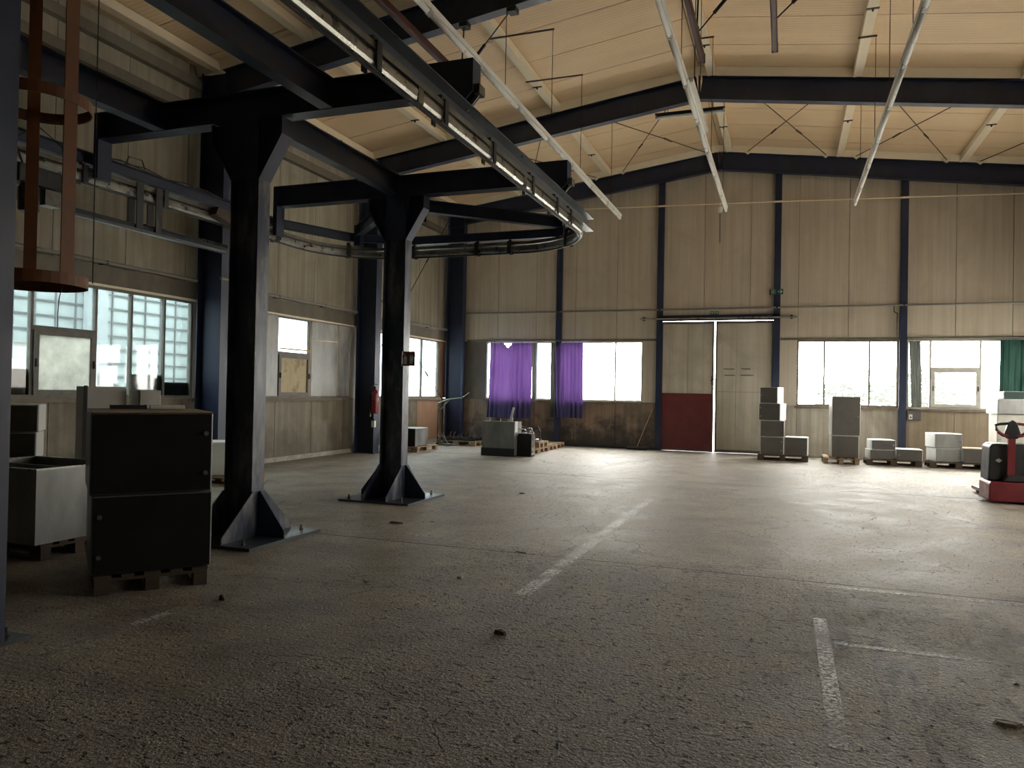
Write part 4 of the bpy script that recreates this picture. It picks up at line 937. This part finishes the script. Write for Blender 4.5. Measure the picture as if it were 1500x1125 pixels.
# --- curtains
def curtain(name, label, x0, x1, z0, z1, y, mat_, folds, amp, lean=0.0, sag=None, group='curtains', taper=0.0):
    nx, nz = folds * 8, 22; mb = MB(); vs = []
    for j in range(nz + 1):
        tz_ = j / nz; z = z0 + (z1 - z0) * tz_
        for i in range(nx + 1):
            u = i / nx; xx = x0 + (x1 - x0) * u
            mid = (x0 + x1) / 2; xx = mid + (xx - mid) * (1 + taper * (1 - tz_)) + lean * (1 - tz_)
            ph = u * folds * 2 * math.pi
            a = amp * (.55 + .45 * math.sin(u * 9.1 + 1.3)) * (.65 + .5 * (1 - tz_))
            yy = y + a * math.sin(ph + .5 * math.sin(tz_ * 3 + u * 5)) + .012 * math.sin(tz_ * 7 + u * 13)
            zz_ = z
            if sag and j > nz - 5: zz_ = z - sum(d_ * math.exp(-((u - c_) / w2) ** 2) for c_, w2, d_ in sag) * (j - (nz - 5)) / 5
            vs.append((xx + .012 * math.sin(ph * 2 + tz_ * 4), yy, zz_))
    fs = [(j * (nx + 1) + i, j * (nx + 1) + i + 1, (j + 1) * (nx + 1) + i + 1, (j + 1) * (nx + 1) + i) for j in range(nz) for i in range(nx)]
    o = thing(name, label, 'curtain', ((x0 + x1) / 2, y, z0), group=group)
    c = mb.add(vs, fs).build('cloth', mat_, o, smooth=True)
    return o
def hooks(o, x0, x1, y, z, n):
    for i in range(n):
        x = x0 + (x1 - x0) * (i + .5) / n; MB().tube([(x, y, z - .03), (x, y, z + .030)], .006, 5).build('hook', 'galv_dirty', o)
YC = YB - .20
c1 = curtain('window_curtain', 'wide purple curtain with torn top and holes before the left gable window', -8.72, -7.34, .80, 3.12, YC, 'cloth_purple', 9, .045, -.06, [(.42, .06, .14)], taper=.05)
hooks(c1, -8.7, -7.36, YC, 3.14, 6)
c1b = curtain('window_curtain', 'faded grey curtain edge hanging right of the wide purple curtain', -7.33, -7.20, 1.30, 3.12, YC - .05, 'cloth_grey', 2, .02); hooks(c1b, -7.33, -7.2, YC - .05, 3.14, 2)
c2 = curtain('window_curtain', 'narrow purple curtain over the slim blue gable post', -6.60, -5.73, .86, 3.12, YC, 'cloth_purple', 7, .045, 0, [(.05, .10, .12)])
hooks(c2, -6.58, -5.75, YC, 3.14, 4)
c2b = curtain('window_curtain', 'faded grey curtain strip hanging left of the narrow purple curtain', -6.74, -6.60, .86, 3.12, YC - .03, 'cloth_grey', 2, .02); hooks(c2b, -6.73, -6.61, YC - .03, 3.14, 2)
c3 = curtain('window_curtain', 'gathered grey-green curtain beside the socket box', 2.98, 3.24, 1.40, 3.12, YC + .03, 'cloth_grey', 3, .03, .05, taper=-.1); hooks(c3, 3.0, 3.2, YC + .03, 3.14, 2)
c4 = curtain('window_curtain', 'dark green curtain behind the stacked green crate', 5.02, 5.80, 1.1, 3.14, YC + .02, 'cloth_green', 6, .04, -.05); hooks(c4, 5.05, 5.78, YC + .02, 3.16, 4)
cr = thing('curtain_rail', 'thin rail carrying the purple curtains', 'rail', (-7.2, YC, 3.18)); MB().tube([(-8.9, YC, 3.185), (-5.6, YC, 3.185)], .012, 6).build('rail', 'galv_dirty', cr)
for x in (-8.8, -6.9, -5.68): MB().box((x - .01, YC, 3.175), (x + .01, YB - .03, 3.195)).build('bracket', 'galv_dirty', cr)
cr = thing('curtain_rail', 'thin rail carrying the two green curtains', 'rail', (4.4, YC + .02, 3.2)); MB().tube([(2.95, YC + .02, 3.20), (5.85, YC + .02, 3.20)], .012, 6).build('rail', 'galv_dirty', cr)
for x in (2.98, 4.4, 5.84): MB().box((x - .01, YC + .02, 3.19), (x + .01, YB - .03, 3.21)).build('bracket', 'galv_dirty', cr)
# --- socket box
o = thing('socket_box', 'dark wall socket box under the gathered grey-green curtain', 'socket', (3.1, YB - .08, 1.05))
MB().box((2.96, YB - .12, 1.06), (3.28, YB - .002, 1.32)).build('box', 'door_brown', o, bevel=.008)
MB().box((3.0, YB - .128, 1.09), (3.08, YB - .121, 1.22)).build('socket', 'white_plastic', o)
MB().lathe([(.022, 0), (.022, .004)], (3.04, YB - .133, 1.14), 'y', 10).build('outlet', 'black_steel', o)
MB().box((2.99, YB - .10, 1.321), (3.20, YB - .03, 1.345)).build('paper_scrap', 'white_plastic', o)
# --- cabinets on pallets along the gable wall
G = 'grey cabinets along the gable wall'
Yp = 20.42
make_pallet('wooden pallet under the five-cabinet stack before the sliding door', -.07, Yp, 0, 0, wood='wood_dark')
cabinet('bottom left cabinet of the tall stack before the sliding door', -.325, 20.05, PH, .56, .55, .45, 0, 'sheet_bright', 'door_brown', 'R', G)
cabinet('cabinet second from the bottom in the tall stack before the sliding door', -.325, 20.05, PH + .452, .58, .55, .41, 0, 'sheet_bright', 'door_brown', 'R', G)
cabinet('turned cabinet with bright side, second from the top of the tall stack', -.40, 20.12, PH + .864, .54, .48, .43, math.radians(-17), 'sheet_bright', 'door_brown', 'L', G)
cabinet('topmost turned cabinet of the tall stack before the sliding door', -.42, 20.14, PH + 1.296, .45, .46, .41, math.radians(-17), 'sheet_bright', 'door_brown', 'l', G)
cabinet('low cabinet standing beside the foot of the tall stack', .24, 20.06, PH, .54, .55, .46, math.radians(-4), 'sheet_bright', 'door_brown', None, G)
make_pallet('wooden pallet under the high two-cabinet stack below the three-pane window', 1.28, Yp + .1, 0, math.pi / 2)
cabinet('square cabinet carrying the high cabinet below the three-pane window', 1.37, 20.10, PH, .62, .55, .54, math.radians(3), 'sheet_bright', 'door_brown', None, G)
cabinet('high upright cabinet standing on a square one before the three-pane window', 1.385, 20.10, PH + .542, .645, .50, .96, math.radians(6), 'sheet_bright', 'door_brown', 'r', G)
make_pallet('wooden pallet under three flat cabinets beside the blue post', 2.44, Yp, 0, 0, wood='wood_dark')
cabinet('lower flat cabinet of the short pair beside the blue post', 2.20, 20.08, PH, .56, .55, .235, math.radians(7), 'sheet_bright', 'door_brown', None, G)
cabinet('upper flat cabinet of the short pair beside the blue post', 2.22, 20.08, PH + .237, .53, .55, .235, math.radians(7), 'sheet_bright', 'door_brown', 'r', G)
cabinet('single flat cabinet beside the short pair', 2.775, 20.06, PH, .56, .55, .27, 0, 'sheet_bright', 'door_brown', 'l', G)
make_pallet('wooden pallet under the flat cabinets below the sash window', 3.80, Yp, 0, 0, wood='wood_dark')
cabinet('lower cabinet with pale side below the sash window', 3.60, 20.10, PH, .56, .60, .33, math.radians(11), 'sheet_bright', 'sheet_steel', 'r', G)
cabinet('upper cabinet with pale side below the sash window', 3.595, 20.09, PH + .332, .60, .62, .34, math.radians(11), 'sheet_bright', 'sheet_steel', 'r', G)
cabinet('low cabinet with tan cardboard on top beside the pallet truck', 4.17, 20.06, PH, .55, .60, .34, 0, 'sheet_bright', 'door_brown', None, G, top='cardboard')
make_pallet('wooden pallet behind the pallet truck under the pale cabinet', 5.15, Yp + .05, 0, 0)
cabinet('large pale cabinet behind the pallet truck', 5.0, 20.08, PH, .88, .62, 1.16, math.radians(3), 'pale_paint', 'pale_paint', 'l', G)
cabinet('blue-grey cabinet with pale side on top of the large pale cabinet', 5.03, 20.04, PH + 1.162, .98, .62, .35, math.radians(9), 'sheet_bright', 'sheet_steel', None, G)
o = thing('tool_case', 'dark green case with bright clasps, topmost behind the pallet truck', 'case', (5.05, 20.3, PH + 1.514))
zc = PH + 1.514
MB().box((4.70, 20.12, zc), (5.40, 20.50, zc + .17)).build('shell', 'green_plastic', o, bevel=.012)
MB().box((4.695, 20.10, zc + .165), (5.405, 20.14, zc + .18)).build('rim', 'galvanised', o)
MB().tube([(4.70, 20.11, zc + .03), (4.69, 20.08, zc + .05), (4.69, 20.08, zc + .13), (4.70, 20.11, zc + .15)], .012, 6).build('clasp', 'galvanised', o)
# --- pallet truck
o = thing('pallet_truck', 'red and black electric pallet truck with upright tiller', 'pallet truck', (3.4, 13.9, 0))
bx0, bx1 = 3.0, 3.74
MB().prism([(bx0 + .02, .035), (bx1 - .02, .035), (bx1, .07), (bx1, .30), (bx1 - .03, .34), (bx0 + .03, .34), (bx0, .30), (bx0, .07)], 'y', 13.62, 14.28).build('chassis', 'truck_red', o, bevel=.02)
MB().prism([(bx0 + .02, .345), (bx1 - .02, .345), (bx1 - .03, .86), (bx1 - .08, .93), (bx0 + .09, .93), (bx0 + .04, .88)], 'y', 13.80, 14.30).build('hood', 'black_plastic', o, bevel=.02)
MB().prism([(bx0 + .20, .345), (bx1 - .10, .345), (bx1 - .16, .45), (bx0 + .26, .45)], 'y', 13.66, 13.80).build('tiller_mount', 'black_plastic', o, bevel=.015)
MB().sweep([(-.05, -.03), (.05, -.03), (.05, .03), (-.05, .03)], [(3.31, 13.72, .40), (3.315, 13.70, 1.06)], upv=(0, 1, 0)).build('tiller', 'truck_red', o)
hd = MB().prism([(3.245, 1.02), (3.39, 1.02), (3.43, 1.10), (3.38, 1.27), (3.32, 1.315), (3.26, 1.27), (3.21, 1.10)], 'y', 13.655, 13.735).build('tiller_head', 'black_plastic', o, bevel=.012)
for sg in (-1, 1):
    c = 3.32; MB().tube([(c + sg * .05, 13.69, 1.255), (c + sg * .16, 13.69, 1.245), (c + sg * .225, 13.69, 1.225), (c + sg * .215, 13.69, 1.16), (c + sg * .15, 13.69, 1.09), (c + sg * .05, 13.69, 1.05)], .022, 8).build('grip', 'truck_red' if sg > 0 else 'black_plastic', hd)
    MB().tube([(c + sg * .06, 13.67, 1.06), (c + sg * .13, 13.67, 1.075), (c + sg * .20, 13.67, 1.13)], .027, 8).build('guard', 'truck_red', hd)
MB().box((3.12, 13.795, .62), (3.21, 13.80, .70)).build('emblem_base', 'black_plastic', o)
MB().prism([(3.115, .665), (3.165, .63), (3.215, .665), (3.165, .70)], 'y', 13.790, 13.7945).build('emblem', 'paint_chip', o)
for x in (3.14, 3.60): MB().lathe([(.06, 0), (.085, .01), (.085, .09), (.06, .10)], (x - .05, 13.95, .085), 'x', 16).build('wheel', 'black_steel', o)
for x0 in (3.12, 3.46):
    MB().prism([(14.28, .06), (15.35, .05), (15.42, .075), (15.35, .10), (14.28, .12)], 'x', x0, x0 + .16).build('fork', 'truck_red', o)
    MB().lathe([(.04, 0), (.04, .09)], (x0 + .035, 15.2, .04), 'x', 12).build('load_wheel', 'black_plastic', o)
# --- castor of a cart just inside the frame
o = thing('castor_wheel', 'loose black castor wheel on the floor by the slab joint', 'wheel', (1.93, 7.2, 0))
MB().lathe([(.03, 0), (.10, .005), (.11, .02), (.11, .05), (.10, .065), (.03, .07)], (1.86, 7.2, .11), 'x', 20).build('tyre', 'black_plastic', o)
MB().box((1.85, 7.17, .10), (1.857, 7.23, .26)).box((1.933, 7.17, .10), (1.94, 7.23, .26)).box((1.85, 7.13, .26), (1.94, 7.27, .27)).build('fork', 'galv_dirty', o)
# --- fire extinguisher, signs
o = thing('fire_extinguisher', 'red fire extinguisher with black hose on the side wall column', 'extinguisher', (-9.5, 16.25, .95))
ex, ey = -9.55, 16.25
MB().lathe([(.075, .0), (.088, .02), (.088, .50), (.07, .56), (.03, .60), (.03, .64)], (ex, ey, 1.0), n=20).build('cylinder', 'extinguisher_red', o, smooth=False)
MB().box((ex - .02, ey - .02, 1.64), (ex + .02, ey + .02, 1.68)).build('valve', 'black_steel', o)
MB().tube([(ex - .05, ey, 1.69), (ex, ey, 1.72), (ex + .08, ey, 1.71)], .012, 6).build('lever', 'sheet_bright', o)
MB().tube([(ex - .02, ey, 1.66), (ex - .09, ey - .02, 1.68), (ex - .125, ey - .02, 1.55), (ex - .12, ey - .02, 1.05)], .014, 8).build('hose', 'black_plastic', o)
MB().lathe([(.014, 0), (.022, .02), (.016, .14)], (ex - .12, ey - .02, .92), n=10).build('nozzle', 'galv_dirty', o)
MB().box((ex - .03, ey + .088, 1.10), (ex + .03, 16.37, 1.16)).box((ex - .03, ey + .088, 1.42), (ex + .03, 16.37, 1.48)).build('bracket', 'black_steel', o)
o = thing('junction_box', 'small white junction box below the fire extinguisher', 'box', (-9.49, 16.33, .66))
MB().box((-9.665, 16.28, .66), (-9.58, 16.369, .82)).build('box', 'white_plastic', o, bevel=.006)
MB().lathe([(.01, 0), (.01, .05)], (-9.62, 16.33, .82), n=8).build('gland', 'black_plastic', o)
o = thing('extinguisher_sign', 'dark red sign with white extinguisher picture on the blue column', 'sign', (-5.15, C2 - .12, 1.95))
sy = C2 - .115
MB().box((-5.255, sy, 1.95), (-5.05, sy + .004, 2.16)).build('plate', 'sign_red', o)
MB().box((-5.275, sy - .003, 1.95), (-5.258, sy + .02, 2.165)).build('flange', 'galv_dirty', o)
MB().prism([(-5.235, 1.975), (-5.180, 1.975), (-5.180, 2.075), (-5.195, 2.09), (-5.22, 2.09), (-5.235, 2.075)], 'y', sy - .002, sy).build('pictogram_cylinder', 'sign_white', o)
MB().tube([(-5.21, sy - .002, 2.095), (-5.21, sy - .002, 2.12), (-5.235, sy - .002, 2.135), (-5.24, sy - .002, 2.10)], .005, 5).build('pictogram_hose', 'sign_white', o)
MB().prism([(-5.13, 1.98), (-5.10, 1.98), (-5.07, 2.05), (-5.09, 2.11), (-5.10, 2.06), (-5.12, 2.12), (-5.135, 2.05)], 'y', sy - .002, sy).build('pictogram_flame', 'sign_white', o)
# running man sign
o = thing('exit_sign', 'green running man sign with white arrow on the gable post', 'sign', (-.30, YB - .11, 4.43))
sy = YB - .112
MB().box((-.485, sy, 4.43), (-.125, sy + .010, 4.585)).build('plate', 'sign_green', o)
def flat(nm, pts): MB().prism(pts, 'y', sy - .002, sy).build(nm, 'sign_white', o)
flat('arrow_shaft', [(-.275, 4.50), (-.18, 4.50), (-.18, 4.515), (-.275, 4.515)])
flat('arrow_head', [(-.205, 4.455), (-.185, 4.455), (-.145, 4.507), (-.185, 4.56), (-.205, 4.56), (-.172, 4.507)])
flat('door_outline', [(-.435, 4.445), (-.425, 4.445), (-.425, 4.56), (-.345, 4.56), (-.345, 4.445), (-.335, 4.445), (-.335, 4.57), (-.435, 4.57)])
flat('figure_head', [(-.385 + .013 * math.cos(a * math.pi / 4), 4.54 + .013 * math.sin(a * math.pi / 4)) for a in range(8)])
flat('figure_body', [(-.41, 4.495), (-.395, 4.525), (-.375, 4.525), (-.360, 4.50), (-.368, 4.495), (-.38, 4.51), (-.385, 4.485), (-.365, 4.45), (-.38, 4.45), (-.395, 4.475), (-.415, 4.455), (-.42, 4.465), (-.40, 4.49)])
o = thing('exit_sign', 'small dark green lettered sign above the sliding door', 'sign', (-1.95, YB - .13, 3.84))
MB().box((-2.075, YB - .115, 3.905), (-1.835, YB - .105, 4.0)).build('plate', 'sign_green', o)
sy = YB - .115
for a, b in ((-2.07, -2.055), (-2.03, -1.995), (-1.88, -1.855)): MB().box((a, sy - .002, 3.925), (b, sy, 3.985)).build('letter_stroke', 'sign_white', o)
for a, b, c, d_ in ((-1.97, -1.955, 3.925, 3.985), (-1.915, -1.90, 3.925, 3.985), (-1.955, -1.915, 3.97, 3.985), (-1.955, -1.915, 3.925, 3.935)): MB().box((a, sy - .002, c), (b, sy, d_)).build('letter_stroke', 'sign_white', o)
# --- painted bay lines
def line(pts, w_, label):
    (xa, ya_), (xb, yb_) = pts
    mb = MB(); h = w_ / 2
    mb.box((xa - h, ya_, .0008), (xb + h, yb_, .0018)) if abs(xa - xb) < .1 else mb.box((xa, ya_ - h, .0008), (xb, yb_ + h, .0018))
    return tag(mb.build('floor_marking', 'line_paint'), label, 'marking', 'painted floor lines')
line([(-1.94, 5.6), (-1.94, 11.9)], .13, 'long worn white line down the middle of the hall floor')
line([(.25, 3.75), (.25, 5.9)], .09, 'short worn white bay line meeting a cross line')
line([(.30, 5.35), (1.55, 5.35)], .06, 'worn white cross line starting at the short bay line')
line([(.35, 6.93), (2.6, 6.93)], .08, 'worn white cross line beside the slab joint')
line([(-4.07, 3.2), (-4.07, 4.3)], .08, 'faint white line in front of the black cabinets')
# --- litter that can be told apart, then grit
lit = [(-2.47, 7.10, .14, .035, .012, 'paint_chip', 'white splinter lying by the slab joint'), (-4.05, 8.30, .10, .05, .01, 'paint_chip', 'white paper scrap before the sign column'),
       (-6.10, 11.6, .30, .05, .03, 'wood_dark', 'dark wood strip lying before the side wall'), (-4.38, 8.0, .24, .07, .02, 'wood_dark', 'dark flat piece lying between the columns and the bay line'),
       (-3.25, 5.45, .05, .03, .02, 'paint_chip', 'pale pebble on the worn concrete'), (-1.75, 4.65, .10, .05, .03, 'wood_dark', 'dark clod on the worn concrete'),
       (-3.95, 4.55, .06, .03, .04, 'wood_dark', 'small dark chip before the black cabinets'), (1.05, 4.35, .14, .06, .02, 'paint_chip', 'broken concrete flake by the bay lines'),
       (-3.9, 11.2, .12, .03, .015, 'wood_dark', 'thin dark stick beyond the sign column'), (1.28, 3.80, .08, .03, .015, 'wood_dark', 'dark splinter right of the short bay line'),
       (-2.6, 5.9, .06, .05, .02, 'paint_chip', 'yellowish chip before the coarse concrete')]
for x, y, a, b, c, mm, l in lit:
    mb = MB(); n = 7; ring = [(x + a / 2 * math.cos(2 * math.pi * i / n) * random.uniform(.75, 1.1), y + b / 2 * math.sin(2 * math.pi * i / n) * random.uniform(.75, 1.1)) for i in range(n)]
    k = len(ring); vs = [(p[0], p[1], .0005) for p in ring] + [(x + (p[0] - x) * .8, y + (p[1] - y) * .8, c * random.uniform(.6, 1)) for p in ring]
    mb.add(vs, [tuple(reversed(range(k))), tuple(range(k, 2 * k))] + [(i, (i + 1) % k, (i + 1) % k + k, i + k) for i in range(k)])
    tag(mb.build('debris_piece', mm), l, 'debris', 'litter on the floor')
gr = MB()
for i in range(1500):
    y = 2.6 + 10 * random.random() ** 1.6; x = random.uniform(-5.2, 2.6)
    if math.hypot(x + 5.43, y - C1) < .9: continue
    s_ = random.uniform(.003, .011) * (1.5 if random.random() < .06 else 1); a0 = random.random() * 6
    R3 = [(x + s_ * math.cos(a0 + q * 1.57) * random.uniform(.6, 1.3), y + s_ * math.sin(a0 + q * 1.57) * random.uniform(.6, 1.3)) for q in range(4)]
    gr.add([(p[0], p[1], .0004) for p in R3] + [(x + random.uniform(-.3, .3) * s_, y, s_ * random.uniform(.4, .9))], [(3, 2, 1, 0), (0, 1, 4), (1, 2, 4), (2, 3, 4), (3, 0, 4)])
g_ = gr.build('floor_grit', 'grit'); tag(g_, 'fine grit and crumbs scattered over the concrete floor', 'grit', kind='stuff')

# ================================================================== OUTSIDE
gd = struct(MB().box((-70, -40, -.45), (70, 110, -.25)).build('ground', 'outdoor_ground'), 'pale yard outside the hall')
nb = thing('annex_building', 'pale neighbouring building with gridded glazing outside the side windows', 'building', (-15.2, 14, -.25))
MB().box((-17.5, 1, -.25), (-15.3, 17.6, 1.0)).box((-17.5, 1, 5.2), (-15.3, 17.6, 6.6)).build('wall', 'outdoor_render', nb)
MB().box((-15.45, 1, 1.0), (-15.40, 17.6, 5.2)).build('glazing', 'outdoor_glass', nb)
MB().box((-17.6, .8, 6.6), (-15.0, 17.8, 6.8)).build('roof', 'outdoor_render', nb)
for k in range(13): MB().box((-15.40, 1, 1.1 + .33 * k), (-15.37, 17.6, 1.14 + .33 * k)).build('glazing_bar', 'outdoor_bar', nb)
for k in range(33): MB().box((-15.41, 1.2 + .5 * k, 1.0), (-15.375, 1.24 + .5 * k, 5.2)).build('glazing_bar', 'outdoor_bar', nb)
for y in (6.2, 9.6, 12.9, 16.4): MB().box((-15.36, y, -.25), (-15.05, y + .4, 6.6)).build('pier', 'outdoor_render', nb)
mc = thing('yard_container', 'pale sheet covered container standing in the side yard', 'container', (-12.9, 10.6, -.25))
MB().prism([(9.7, -.25), (11.4, -.25), (11.4, 1.55), (10.6, 1.95), (9.7, 2.05)], 'x', -13.6, -12.5).build('body', 'outdoor_render', mc)
MB().box((-12.5, 9.9, .2), (-12.47, 11.2, 1.2)).build('door', 'outdoor_glass', mc)
def tree(name, label, x, y, h, r, trunk, n, cz):
    o = thing(name, label, 'tree' if trunk else 'bush', (x, y, -.25), group='trees outside the gable windows')
    mb = MB()
    for i in range(n):
        a, b = random.random() * 2 * math.pi, math.acos(random.uniform(-1, 1)); q = r * random.random() ** .4
        c = Vector((x + q * math.sin(b) * math.cos(a), y + q * math.sin(b) * math.sin(a), cz + q * .75 * math.cos(b)))
        if c.z < -.2: continue
        s_ = random.uniform(.10, .22); R = Matrix.Rotation(random.random() * 6, 3, 'Z') @ Matrix.Rotation(random.random() * 3, 3, 'X')
        mb.add([c + R @ Vector(p) for p in ((-s_, 0, 0), (0, -s_ * .5, .02), (s_, 0, 0), (0, s_ * .5, .02))], [(0, 1, 2, 3)])
    mb.build('crown', 'leaf', o)
    tb = MB()
    tb.tube([(x, y, -.25), (x + .05, y, cz * .5), (x, y, cz + r * .3)], .12 if trunk else .05, 8)
    for k in range(4): tb.tube([(x, y, cz * .5), (x + .5 * r * math.cos(k * 1.6), y + .5 * r * math.sin(k * 1.6), cz + .2 * r)], .05 if trunk else .025, 6)
    tb.build('trunk', 'bark', o)
tree('bush', 'pale green bush outside left pane of the three-pane window', 2.3, 38, 2.6, 1.1, False, 700, 1.55)
tree('bush', 'pale green bush outside middle pane of the three-pane window', 4.4, 40, 2.6, 1.3, False, 700, 1.6)
tree('bush', 'pale green bush outside right pane of the three-pane window', 5.8, 36, 3.2, 1.5, False, 900, 1.8)
tree('tree', 'leafy tree outside the window beside the sliding door', -4.6, 33, 5, 1.3, True, 700, 3.2)
